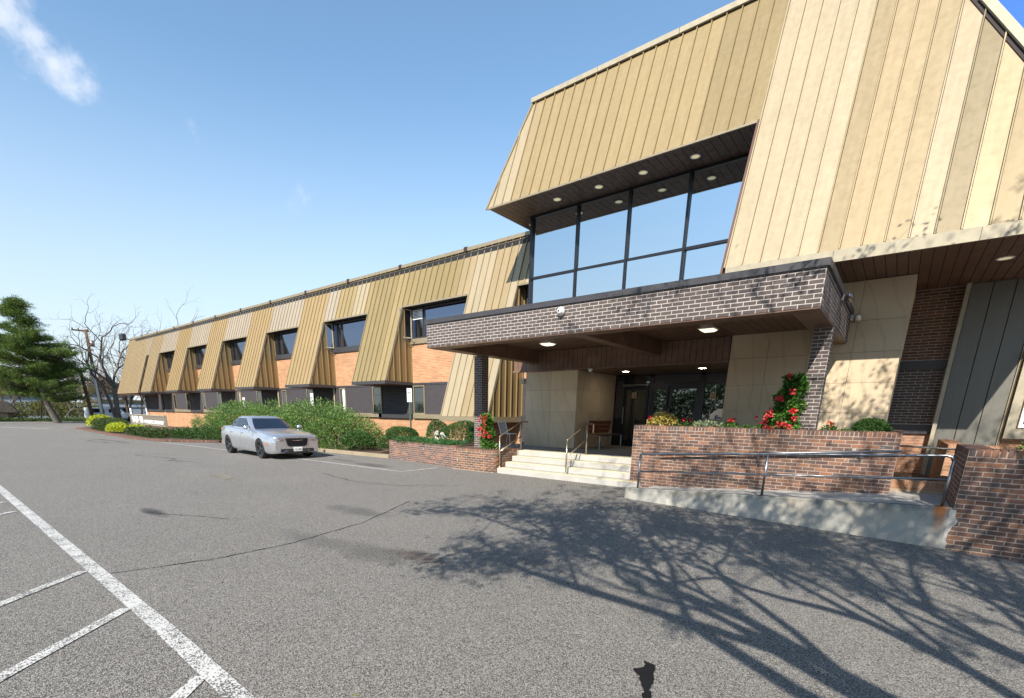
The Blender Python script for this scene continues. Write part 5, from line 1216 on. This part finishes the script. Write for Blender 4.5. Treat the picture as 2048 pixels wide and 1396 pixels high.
def sedan():
    t = thing('parked_car', 'silver four-door sedan with black grille parked in front of the junipers', 'car', (-19.24, 9.17, 0), None, R(-3.2))
    W = [(-2.52, .80), (-2.42, .87), (-2.2, .915), (-1.6, .95), (0, .955), (1.4, .95), (1.95, .94), (2.25, .915), (2.4, .875), (2.46, .84), (2.50, .78)]
    T = [(-2.52, .93), (-2.42, 1.06), (-2.0, 1.10), (-1.6, 1.09), (-1.0, 1.06), (0, 1.03), (.8, 1.02), (1.2, 1.0), (1.8, .94), (2.2, .885), (2.4, .85), (2.46, .83), (2.50, .79)]
    Bz = [(-2.52, .40), (-2.42, .26), (-2.1, .20), (2.2, .18), (2.4, .20), (2.50, .24)]
    st = []
    for x in [-2.52, -2.47, -2.40, -2.25, -2.05, -1.8, -1.5, -1.2, -.9, -.5, 0, .4, .8, 1.1, 1.4, 1.7, 1.95, 2.12, 2.26, 2.36, 2.43, 2.47, 2.50]:
        w, z, b = itp(x, W), itp(x, T), itp(x, Bz); h = z - b; sh = .965 if -1.9 < x < 1 else .93
        st.append((x, [(0, b), (w * .80, b), (w * .95, b + h * .06), (w * .985, b + h * .2), (w, b + h * .45), (w * .99, b + h * .70), (w * sh, b + h * .86), (w * (sh - .05), b + h * .95), (w * .76, b + h * .985), (w * .4, z + .012), (0, z + .018)]))
    def dense(st):
        A = np.array([[(x, y, z) for y, z in sec] for x, sec in st]); 
        def cr(A, k):
            n = len(A); out = []
            for i in range(n - 1):
                p0, p1, p2, p3 = A[max(i - 1, 0)], A[i], A[i + 1], A[min(i + 2, n - 1)]
                for j in range(k):
                    u = j / k; out.append(.5 * ((2 * p1) + (-p0 + p2) * u + (2 * p0 - 5 * p1 + 4 * p2 - p3) * u * u + (-p0 + 3 * p1 - 3 * p2 + p3) * u ** 3))
            out.append(A[-1]); return np.array(out)
        A = cr(A, 3); A = np.stack([cr(a, 2) for a in A]); return [(a[0][0], [(p[1], p[2]) for p in a]) for a in A]
    o = loft(dense(st)).build('body', M['paint'], t, local=True)
    cut(o, [((x, s * .93, .345), .385, .26) for x in (-1.525, 1.525) for s in (-1, 1)]); sharp_smooth(o.data, .5)
    # cabin
    def ring(z_, k): return k
    bot = [(.98, 0), (.93, .45), (.78, .74), (.45, .83), (-.2, .845), (-.9, .835), (-1.45, .79), (-1.78, .62), (-1.92, .3), (-1.95, 0)]
    top = [(.20, 0), (.17, .34), (.08, .53), (-.12, .60), (-.45, .625), (-.85, .615), (-1.08, .57), (-1.22, .42), (-1.28, .2), (-1.29, 0)]
    def zb(x): return itp(x, T) - .03
    levels = []
    for q in (0, .35, .7, .92, 1):
        lv = []
        for (xb, yb_), (xt, yt) in zip(bot, top):
            e = q + .10 * math.sin(q * math.pi) * 0; x = xb + (xt - xb) * q; y = yb_ + (yt - yb_) * q; bulge = .03 * math.sin(q * math.pi)
            lv.append((x, y + bulge * (y > .1), zb(xb) + (1.415 + .02 * (1 - abs(xt + .5)) - zb(xb)) * (q if q < 1 else 1)))
        levels.append(lv)
    roof = [[(x * .98 - .012 if 0 else x * .94 - .03, y * .82, z + .035) for x, y, z in levels[-1]], [(x * .7 - .15, y * .4, z + .052) for x, y, z in levels[-1]]]
    levels += roof
    mb = MB(); n = len(bot); full = []
    for lv in levels: full.append([(x, -y, z) for x, y, z in lv] + [(x, y, z) for x, y, z in reversed(lv[1:-1])])
    m = len(full[0])
    for lv in full: mb.v += lv
    for i in range(len(full) - 1):
        for j in range(m): mb.f.append((i * m + j, i * m + (j + 1) % m, (i + 1) * m + (j + 1) % m, (i + 1) * m + j))
    mb.f.append(tuple((len(full) - 1) * m + j for j in range(m)))
    c = mb.build('cabin', M['paint'], t, local=True); sharp_smooth(c.data, .8)
    # glass set 4 mm proud, as strips of the same shell between indices
    def P(idx, q, sgn, off=.006):
        i0 = int(idx); f = idx - i0; i1 = min(i0 + 1, n - 1); xb = bot[i0][0] * (1 - f) + bot[i1][0] * f; yb_ = bot[i0][1] * (1 - f) + bot[i1][1] * f; xt = top[i0][0] * (1 - f) + top[i1][0] * f; yt = top[i0][1] * (1 - f) + top[i1][1] * f
        x = xb + (xt - xb) * q; y = yb_ + (yt - yb_) * q + .03 * math.sin(q * math.pi) * (yb_ > .1); z = zb(xb) + (1.415 + .02 * (1 - abs(xt + .5)) - zb(xb)) * q
        d = Vector((x + .5, y * 1.6, .4)).normalized() * off; return (x + d.x, sgn * (y + d.y), z + d.z)
    def glass(name, i0, i1, q0, q1, sgn, k=10, both=False, mat='carglass'):
        mb = MB(); cols = []
        L = np.linspace(i0, i1, k)
        seqs = [(a, -1) for a in L[::-1]] + [(a, 1) for a in L[1:]] if both else [(a, sgn) for a in L]
        for a, s_ in seqs:
            e0, e1 = (q0(a) if callable(q0) else q0), (q1(a) if callable(q1) else q1); mb.v += [P(a, e0 + (e1 - e0) * j / 6, s_) for j in range(7)]
        for i in range(len(seqs) - 1):
            for j in range(6): mb.f.append((i * 7 + j, (i + 1) * 7 + j, (i + 1) * 7 + j + 1, i * 7 + j + 1))
        g = mb.build(name, M[mat], t, local=True, smooth=True); return g
    glass('windscreen', 0, 1.95, .07, .93, 1, 8, True); glass('rear_window', 7.25, 9, .12, .9, 1, 7, True)
    for s in (-1, 1):
        glass('side_window', 2.75, 4.42, .12, lambda a: min(.9, .12 + (a - 2.75) * 1.9), s); glass('side_window', 4.5, 6.35, .12, lambda a: min(.9, .12 + (6.35 - a) * 1.6), s)
        glass('pillar_trim', 4.42, 4.5, .1, .92, s, 3, mat='black')
        for x in (.02, -1.02): MB().box(x - .10, x + .10, s * .945 - .012, s * .945 + .014, .845, .87).build('door_handle', M['chrome'], t, local=True, bevel=.005)
        for x in (.98, -.12, -1.16):
            w_, z_, b__ = itp(x, W), itp(x, T), itp(x, Bz); h__ = z_ - b__
            sec = [(w_ * .985, b__ + h__ * .2), (w_, b__ + h__ * .45), (w_ * .99, b__ + h__ * .70), (w_ * .965, b__ + h__ * .86), (w_ * .92, b__ + h__ * .94)]
            MB().tube([(x, s * (yy + .001), zz) for yy, zz in sec], .0035, 4).build('door_gap', M['char'], t, local=True)
        mr = MB(); mr.lathe([(.001, -.09), (.06, -.085), (.085, -.03), (.085, .03), (.06, .085), (.001, .09)], (0, 0, 0), 'y', 12); mr.v = [(v[0] * .8 + .72, v[1] * 1.15 + s * 1.0, v[2] * .85 + 1.08) for v in mr.v]
        mm = mr.build('mirror', M['paint'], t, local=True, smooth=True); MB().box(.64, .70, s * .92 - .06, s * .92 + .06, 1.03, 1.07).build('mirror_arm', M['black'], mm, local=True)
        # headlight wrap, fog strip, tail light
        hl = MB(); pts = [(2.497, .47, .745), (2.497, .66, .755), (2.462, .79, .765), (2.33, .885, .775)]; low = [(2.502, .47, .665), (2.502, .66, .645), (2.475, .80, .65), (2.36, .895, .675)]
        k = len(pts); hl.v = [(x + .010, s * y * 1.02, z) for x, y, z in low] + [(x + .010, s * y * 1.02, z) for x, y, z in pts]; hl.f = [(i, i + 1, i + 1 + k, i + k) for i in range(k - 1)]; h_ = hl.build('headlight', M['headlamp'], t, local=True)
        MB().box(2.508, 2.516, s * .6 - .09, s * .6 + .09, .685, .72).build('bulb_ring', M['chrome'], h_, local=True)
        MB().box(2.10, 2.16, s * .925 - .01, s * .925 + .006, .50, .60).build('side_marker', M['amber'], t, local=True)
        MB().prism([(2.495, s * .40, .30), (2.44, s * .70, .30), (2.36, s * .80, .33), (2.36, s * .80, .37), (2.44, s * .70, .385), (2.50, s * .40, .38)], (.02, 0, 0)).build('fog_lamp_recess', M['black'], t, local=True)
        MB().tube([(2.53, s * .38, .305), (2.47, s * .68, .305), (2.40, s * .80, .33)], .012, 6).build('chrome_strip', M['chrome'], t, local=True)
        MB().box(-2.53, -2.40, s * .72 - .08, s * .72 + .08, .72, .98).build('tail_light', M['amber'], t, local=True)
    g = MB().prism([(2.496, -.42, .73), (2.496, -.36, .50), (2.496, -.27, .455), (2.496, .27, .455), (2.496, .36, .50), (2.496, .42, .73), (2.496, .39, .745), (2.496, -.39, .745)], (.028, 0, 0)).build('grille', M['black'], t, local=True, bevel=.008)
    for z in np.linspace(.50, .71, 8): MB().box(2.50, 2.537, -.36, .36, z - .004, z + .004).build('grille_bar', M['frame'], g, local=True)
    wg = MB()
    for s in (-1, 1): wg.prism([(2.53, 0, .665), (2.53, s * .20, .685), (2.53, s * .20, .672), (2.53, 0, .645)], (.014, 0, 0))
    wg.box(2.53, 2.546, -.04, .04, .65, .68).build('winged_badge', M['chrome'], g, local=True)
    MB().prism([(2.50, -.62, .27), (2.515, -.4, .235), (2.515, .4, .235), (2.50, .62, .27), (2.50, .60, .375), (2.50, -.60, .375)], (.02, 0, 0)).build('lower_intake', M['black'], t, local=True)
    MB().tube([(2.535, -.38, .305), (2.54, 0, .30), (2.535, .38, .305)], .011, 6).build('chrome_strip', M['chrome'], t, local=True)
    pl = MB().box(2.535, 2.548, -.155, .155, .285, .435).build('number_plate', M['white'], t, local=True)
    text_obj('plate_lettering', 'LGU-4881', .085, M['black'], None, (0, 0, 0), (0, 0, 0), .26, .001).parent = pl
    pt = pl.children[0]; pt.location = (2.550, -.13, .325); pt.rotation_euler = (R(90), 0, R(90))
    # wheels
    def wheel():
        w = MB().lathe([(.255, -.11), (.33, -.115), (.345, -.09), (.348, 0), (.345, .09), (.33, .115), (.255, .11)], (0, 0, 0), 'y', 36)
        return w.mesh('tyre')
    tm = wheel(); tm.materials.append(M['tyre']); sharp_smooth(tm, .7)
    rm = MB().lathe([(.258, -.108), (.258, -.09), (.235, -.075), (.235, .08)], (0, 0, 0), 'y', 32)
    for k in range(5):
        for dd in (-.13, .13):
            a = 2 * math.pi * k / 5 + dd; u = Vector((math.cos(a), 0, math.sin(a))); v = Vector((-math.sin(a), 0, math.cos(a)))
            p0, p1 = u * .04 + Vector((0, -.075, 0)), u * .25 + Vector((0, -.098, 0)); q = v * .018
            rm.prism([p0 - q, p0 + q, p1 + q * 1.1, p1 - q * 1.1], (0, .03, 0))
    rm.lathe([(.001, -.10), (.05, -.098), (.06, -.075), (.06, .0)], (0, 0, 0), 'y', 16); rmm = rm.mesh('rim'); rmm.materials.append(M['rim'])
    dk = MB().lathe([(.001, -.03), (.235, -.03)], (0, 0, 0), 'y', 24).mesh('brake_disc'); dk.materials.append(M['black'])
    for x in (-1.525, 1.525):
        for s in (-1, 1):
            w = bpy.data.objects.new('wheel', tm); COL.objects.link(w); w.parent = t; w.location = (x, s * .835, .348); w.rotation_euler.z = 0 if s < 0 else math.pi
            for nm, me in (('rim', rmm), ('brake_disc', dk)): q = bpy.data.objects.new(nm, me); COL.objects.link(q); q.parent = w
        MB().box(x - .37, x + .37, -.66, .66, .25, .72).build('wheel_well', M['black'], t, local=True)
    return t
sedan()

# ------------------------------------------------------------------ white van and things across the far road
def van():
    t = thing('parked_van', 'white pickup with a windowed cap parked behind the hedge at far left', 'van', (-73.2, 16.6, 0), None, R(90))
    st = []
    for x, w, b, z in ((-2.5, .80, .5, 1.0), (-2.4, .88, .4, 1.05), (-1.2, .93, .35, 1.08), (1.2, .93, .35, 1.08), (2.1, .9, .35, 1.0), (2.45, .84, .4, .92), (2.55, .7, .5, .8)):
        st.append((x, [(0, b), (w * .9, b), (w, b + .15), (w, z - .1), (w * .95, z), (0, z + .02)]))
    loft(st).build('body', M['white'], t, local=True, bevel=.02)
    st = [(x, [(0, 1.0), (.86, 1.0), (.70 * k, z), (0, z + .03)]) for x, k, z in ((-2.45, 1, 1.62), (-.5, 1, 1.66), (.3, 1, 1.64), (.75, .9, 1.5), (1.2, .9, 1.05))]
    loft(st).build('cab', M['white'], t, local=True, bevel=.02)
    for s in (-1, 1):
        for x0, x1 in ((-2.2, -.9), (-.5, .0), (.08, .62)): MB().prism([(x0, s * .865, 1.1), (x1, s * .865, 1.1), (x1 - .06, s * .775, 1.52), (x0 + .04, s * .775, 1.52)], (0, s * .012, 0)).build('side_window', M['carglass'], t, local=True)
        for x in (-1.6, 1.55):
            w = MB().lathe([(.001, -.1), (.2, -.11), (.36, -.1), (.36, .1), (.001, .1)], (x, s * .86, .36), 'y', 20).build('wheel', M['tyre'], t, local=True)
van()
bl = thing('roadside_building', 'low flat blue-grey building half hidden behind the tree trunk at left', 'building', (-86, 25, 0))
MB().box(-92, -86, 18.5, 40, 0, 2.35).build('wall', M['bluewall'], bl); MB().box(-92.2, -85.8, 18.3, 40.2, 2.35, 2.75).build('roof', M['roofing'], bl)
MB().box(-85.98, -85.9, 18.6, 39.9, 1.75, 2.30).build('sign_band', M['bluewall'], bl)
for y in (20.5, 24, 28): MB().box(-85.99, -85.93, y, y + 1.2, .7, 1.6).build('window', M['wglass'], bl)
for x, y, sx, h, lb in ((-96, 8, 5, 5.5, 'pale house glimpsed through the bare woods, nearer the pine'), (-112, 22, 6, 7, 'pale house glimpsed through the bare woods, behind the wooden pole')):
    h_ = thing('distant_house', lb, 'house', (x, y, 0)); MB().box(x - sx, x, y, y + 7, 0, h * .6).build('wall', M['bluewall'], h_)
    MB().prism([(x + .3, y - .3, h * .6), (x + .3, y + 7.3, h * .6), (x + .3, y + 3.5, h)], (-sx - .6, 0, 0)).build('roof', M['roofing'], h_)
    for k in (1.2, 4.6): MB().box(x, x + .05, y + k, y + k + 1, 1, 2.3).build('window', M['wglass'], h_)
ht = thing('garden_hut', 'small brown hut with a dark mossy roof at the left edge', 'hut', (-75.5, 6, 0))
MB().box(-79.5, -75.8, 4.2, 8.3, 0, .95).build('wall', M['hutwall'], ht); MB().prism([(-75.4, 3.7, .9), (-75.4, 8.9, .9), (-75.4, 8.2, 2.1), (-75.4, 7.4, 2.35), (-75.4, 4.8, 2.35), (-75.4, 4.2, 2.0)], (-4.6, 0, 0)).build('roof', M['roofing'], ht, bevel=.1)
MB().box(-75.8, -75.74, 7.3, 7.9, .1, .9).build('door', M['tan'], ht)
fn = thing('chain_fence', 'low wire fence with thin posts between the hut and the wooden pole', 'fence', (-77, 11.5, 0))
for i in range(7): MB().tube([(-77, 9.2 + i, 0), (-77, 9.2 + i, 1.25)], .035, 6).build('fence_post', M['steel'], fn)
for z in (.25, .7, 1.2): MB().tube([(-77, 9.2, z), (-77, 15.2, z)], .014, 4).build('fence_rail', M['steel'], fn)
# poles and wires
p1 = thing('wooden_pole', 'short brown wooden pole left of the taller utility pole', 'pole', (-70, 14.0, 0)); MB().tube([(-70, 14.05, 0), (-70, 13.75, 5.7)], [.19, .15], 10).build('pole_shaft', M['pole'], p1, smooth=True)
p2 = thing('utility_pole', 'tall utility pole with cross arms, its lower half sunlit brown', 'pole', (-70, 14.9, 0)); MB().tube([(-70, 14.95, 0), (-70, 14.9, 9.8)], [.20, .13], 10).build('pole_shaft', M['pole'], p2, smooth=True)
MB().box(-70.06, -69.94, 13.7, 15.2, 9.55, 9.7).build('cross_arm', M['pole'], p2); MB().box(-70.06, -69.94, 14.4, 15.3, 7.7, 7.8).build('cross_arm', M['pole'], p2)
MB().lathe([(.001, 0), (.22, 0), (.24, .3), (.24, .6), (.001, .62)], (-70, 15.25, 8.1), 'z', 12).build('transformer', M['steel'], p2, smooth=True)
for y in (13.8, 14.3, 15.1): MB().lathe([(.001, 0), (.05, 0), (.06, .15), (.001, .16)], (-70, y, 9.7), 'z', 8).build('insulator', M['char'], p2)
p3 = thing('street_lamp', 'white metal street lamp with a curved arm in front of the utility pole', 'street lamp', (-69.4, 14.78, 0))
MB().tube([(-69.4, 14.80, 0), (-69.4, 14.72, 6.1)], [.14, .09], 10).build('post', M['white'], p3, smooth=True)
MB().tube([(-69.4, 14.72, 6.0), (-69.4, 15.1, 6.6), (-69.4, 15.7, 6.95), (-69.4, 16.1, 7.0)], .045, 8).build('arm', M['white'], p3, smooth=True); MB().box(-69.5, -69.3, 15.9, 16.45, 6.93, 7.03).build('lamp_head', M['steel'], p3, bevel=.03)
def wire(lb, a, b, sag):
    a, b = Vector(a), Vector(b); t = thing('overhead_wire', lb, 'wire', tuple(a)); MB().tube([a.lerp(b, s) - Vector((0, 0, sag * 4 * s * (1 - s))) for s in np.linspace(0, 1, 12)], .022, 4, False).build('cable', M['black'], t)
wire('thin cable from the utility pole towards the left edge', (-70, 14.9, 4.6), (-66, -20, 4.3), .5); wire('thin cable from the utility pole to the right behind the bare tree', (-70, 14.9, 4.4), (-78, 34, 3.2), .4)
# sign board
sb = thing('sign_board', 'long brown-grey sign board lettered PLAZA 100 behind the hedge', 'sign', (-40, 11.4, 0))
a, b_ = Vector((-45.7, 11.45, 0)), Vector((-36.3, 10.85, 0)); ax = (b_ - a).normalized(); ang = math.atan2(ax.y, ax.x); L_ = (b_ - a).length
def sbx(u0, u1, d0, d1, z0, z1, name, mat):
    nn = Vector((ax.y, -ax.x, 0)); c = [a + ax * u0 + nn * d0, a + ax * u1 + nn * d0, a + ax * u1 + nn * d1, a + ax * u0 + nn * d1]
    return MB().prism([(p.x, p.y, z0) for p in c], (0, 0, z1 - z0)).build(name, mat, sb)
sbx(0, L_, -.12, .0, .60, 1.20, 'board', M['signboard'])
for z0, z1 in ((1.195, 1.25), (.555, .602)): sbx(-.04, L_ + .04, -.14, .03, z0, z1, 'frame', M['cream'])
for u in (-.04, L_ - .01): sbx(u, u + .05, -.14, .03, .602, 1.195, 'frame', M['cream'])
for u in (1.8, 4.8, 8.2): sbx(u, u + .35, -.12, -.02, 0, .555, 'post', M['rbrick'])
nn = Vector((ax.y, -ax.x, 0)) * .012
text_obj('lettering', 'PLAZA 100', .66, M['white'], sb, a + ax * .45 + nn + Vector((0, 0, .66)), (R(90), 0, ang), 3.3, .01, bold=.012)
text_obj('lettering', 'A PROFESSIONAL CONDOMINIUM', .34, M['white'], sb, a + ax * 3.95 + nn + Vector((0, 0, .66)), (R(90), 0, ang), 5.2, .008, bold=.006)
# reserved signs on green posts
def park_sign(x, y, z0, z1, w, lb, h=None):
    t = thing('parking_sign', lb, 'sign', (x, y, 0), 'white parking signs on green posts'); MB().box(x - .03, x + .03, y + .006, y + .04, 0, z1 - .06).build('post', M['green_post'], t)
    MB().box(x - w / 2, x + w / 2, y - .004, y + .004, z0, z1).build('sign_plate', M['white'], t, bevel=.0015)
    text_obj('lettering', 'RESERVED', .09, M['green_post'], t, (x - w * .4, y - .006, z0 + (z1 - z0) * .60), (R(90), 0, 0), w * .8, .001, bold=.002); text_obj('lettering', 'BY', .09, M['green_post'], t, (x - w * .15, y - .006, z0 + (z1 - z0) * .38), (R(90), 0, 0), w * .32, .001, bold=.002)
park_sign(-14.62, 12.55, 2.08, 2.58, .27, 'white reserved parking sign on a green post above the older brick planter')
park_sign(-22.3, 13.0, 1.93, 2.52, .26, 'white reserved parking sign rising between the two juniper humps'); park_sign(-30.1, 13.2, 1.84, 2.38, .30, 'white reserved parking sign above the left juniper')
park_sign(-61.5, 15.5, .75, 1.65, .55, 'white sign beside the bare tree trunk near the sign board')
# floodlight at the far roof corner
t = thing('roof_floodlight', 'black floodlight on an arm at the far end of the roof', 'floodlight', (-60.2, 16.1, 8.2)); MB().tube([(-60.2, 16.2, 8.15), (-60.9, 16.0, 8.3)], .05, 6).build('arm', M['black'], t); MB().box(-61.9, -60.9, 15.7, 16.1, 8.15, 8.75).build('lamp_head', M['black'], t, bevel=.08)
# ------------------------------------------------------------------ porch furniture
bn = thing('bench', 'porch bench with a reddish wooden back and grey metal legs', 'bench', (-7.4, 15.0, .615))
for i in range(3): MB().prism([(-7.98 + .03 * i, 14.35, 1.12 + .14 * i), (-7.98 + .03 * i, 15.95, 1.12 + .14 * i), (-7.955 + .03 * i, 15.95, 1.245 + .14 * i), (-7.955 + .03 * i, 14.35, 1.245 + .14 * i)], (.03, 0, 0)).build('back_slat', M['wood'], bn)
for i in range(5): MB().box(-7.92 + i * .105, -7.83 + i * .105, 14.3, 16.0, 1.05, 1.08).build('seat_slat', M['char'] if i > 3 else M['wood'], bn)
for y in (14.35, 15.9):
    MB().tube([(-7.44, y, .62), (-7.44, y, 1.06)], .035, 8).build('leg', M['steel'], bn); MB().tube([(-7.92, y, .62), (-7.92, y, 1.06)], .035, 8).build('leg', M['steel'], bn); MB().tube([(-7.99, y, .95), (-7.9, y, 1.6)], .02, 6).build('back_support', M['steel'], bn)
ch = thing('metal_chair', 'small white slatted metal chair in the dark nook behind the left stair rail', 'chair', (-10.45, 13.4, .6))
for i in range(7): MB().tube([(-10.6 + .0 * i, 13.15 + i * .06, 1.05), (-10.72, 13.15 + i * .06, 1.45)], .008, 4).build('back_slat', M['white'], ch)
MB().tube([(-10.6, 13.12, 1.05), (-10.72, 13.12, 1.45), (-10.72, 13.54, 1.45), (-10.6, 13.54, 1.05)], .012, 6).build('back_frame', M['white'], ch); MB().box(-10.62, -10.2, 13.12, 13.54, 1.03, 1.05).build('seat', M['white'], ch)
for x, y in ((-10.6, 13.14), (-10.6, 13.52), (-10.22, 13.14), (-10.22, 13.52)): MB().tube([(x, y, 1.03), (x + (.05 if x > -10.4 else -.05), y, .62)], .012, 6).build('leg', M['white'], ch)
struct('nook_floor', MB().box(-11.0, -9.06, 12.42, 16, .2, .617), M['floor'])
db = thing('parcel_drop_box', 'white parcel drop box with sloped shoulders, lettered Fe, half hidden by the stone wall', 'drop box', (-4.3, 16.4, .615))
MB().prism([(-4.72, 16.2, .62), (-4.0, 16.2, .62), (-4.0, 16.2, 1.78), (-4.12, 16.2, 1.95), (-4.44, 16.2, 1.95), (-4.66, 16.2, 1.78)], (0, .55, 0)).build('box_body', M['white'], db, bevel=.015)
text_obj('lettering', 'FedEx', .22, simple('purple_print', (.09, .03, .22), .5), db, (-4.51, 16.19, 1.60), (R(90), 0, 0), .52, .003, bold=.006); MB().box(-4.50, -4.2, 16.185, 16.198, 1.47, 1.52).build('slot', M['char'], db)
wb = thing('wall_box', 'small grey outdoor light box on the wall beside the porch post', 'wall light', (-10.4, 14.12, 2.6)); MB().box(-10.52, -10.38, 14.1, 14.2, 2.72, 2.9).build('housing', M['cream'], wb, bevel=.01); MB().tube([(-10.45, 14.15, 2.9), (-10.45, 14.15, 3.1)], .02, 6).build('conduit', M['cream'], wb)

box('nook_wall', M['dpanel'], B, -11.85, -10.4, 15.9, 15.98, .6, 1.38)

rgd = np.random.default_rng(12); nd = 260
dx = np.concatenate([rgd.uniform(-27, -11, 90), rgd.uniform(-4.2, .8, 60), rgd.uniform(-12, 2, 110)]); dy = np.concatenate([11.25 + (dx[:90] + 19) * .02 - rgd.random(90) ** 2 * 1.2, 9.55 - rgd.random(60) ** 2 * .8, rgd.uniform(1.5, 9, 110)])
keep = ~((dx > -11) & (dy > 9.5)); dx, dy = dx[keep], dy[keep]
fast = leaf_quads(np.stack([dx, dy, np.array([gz(x) for x in dx]) + .006], 1), .035, .02, np.stack([rgd.normal(size=len(dx)), rgd.normal(size=len(dx)), np.full(len(dx), .08)], 1), .05)
tag(fast_mesh('fallen_leaves', fast, 4, M['scrub']), 'scattered tiny dry leaves on the asphalt and along the kerb', 'leaves', None, 'stuff')
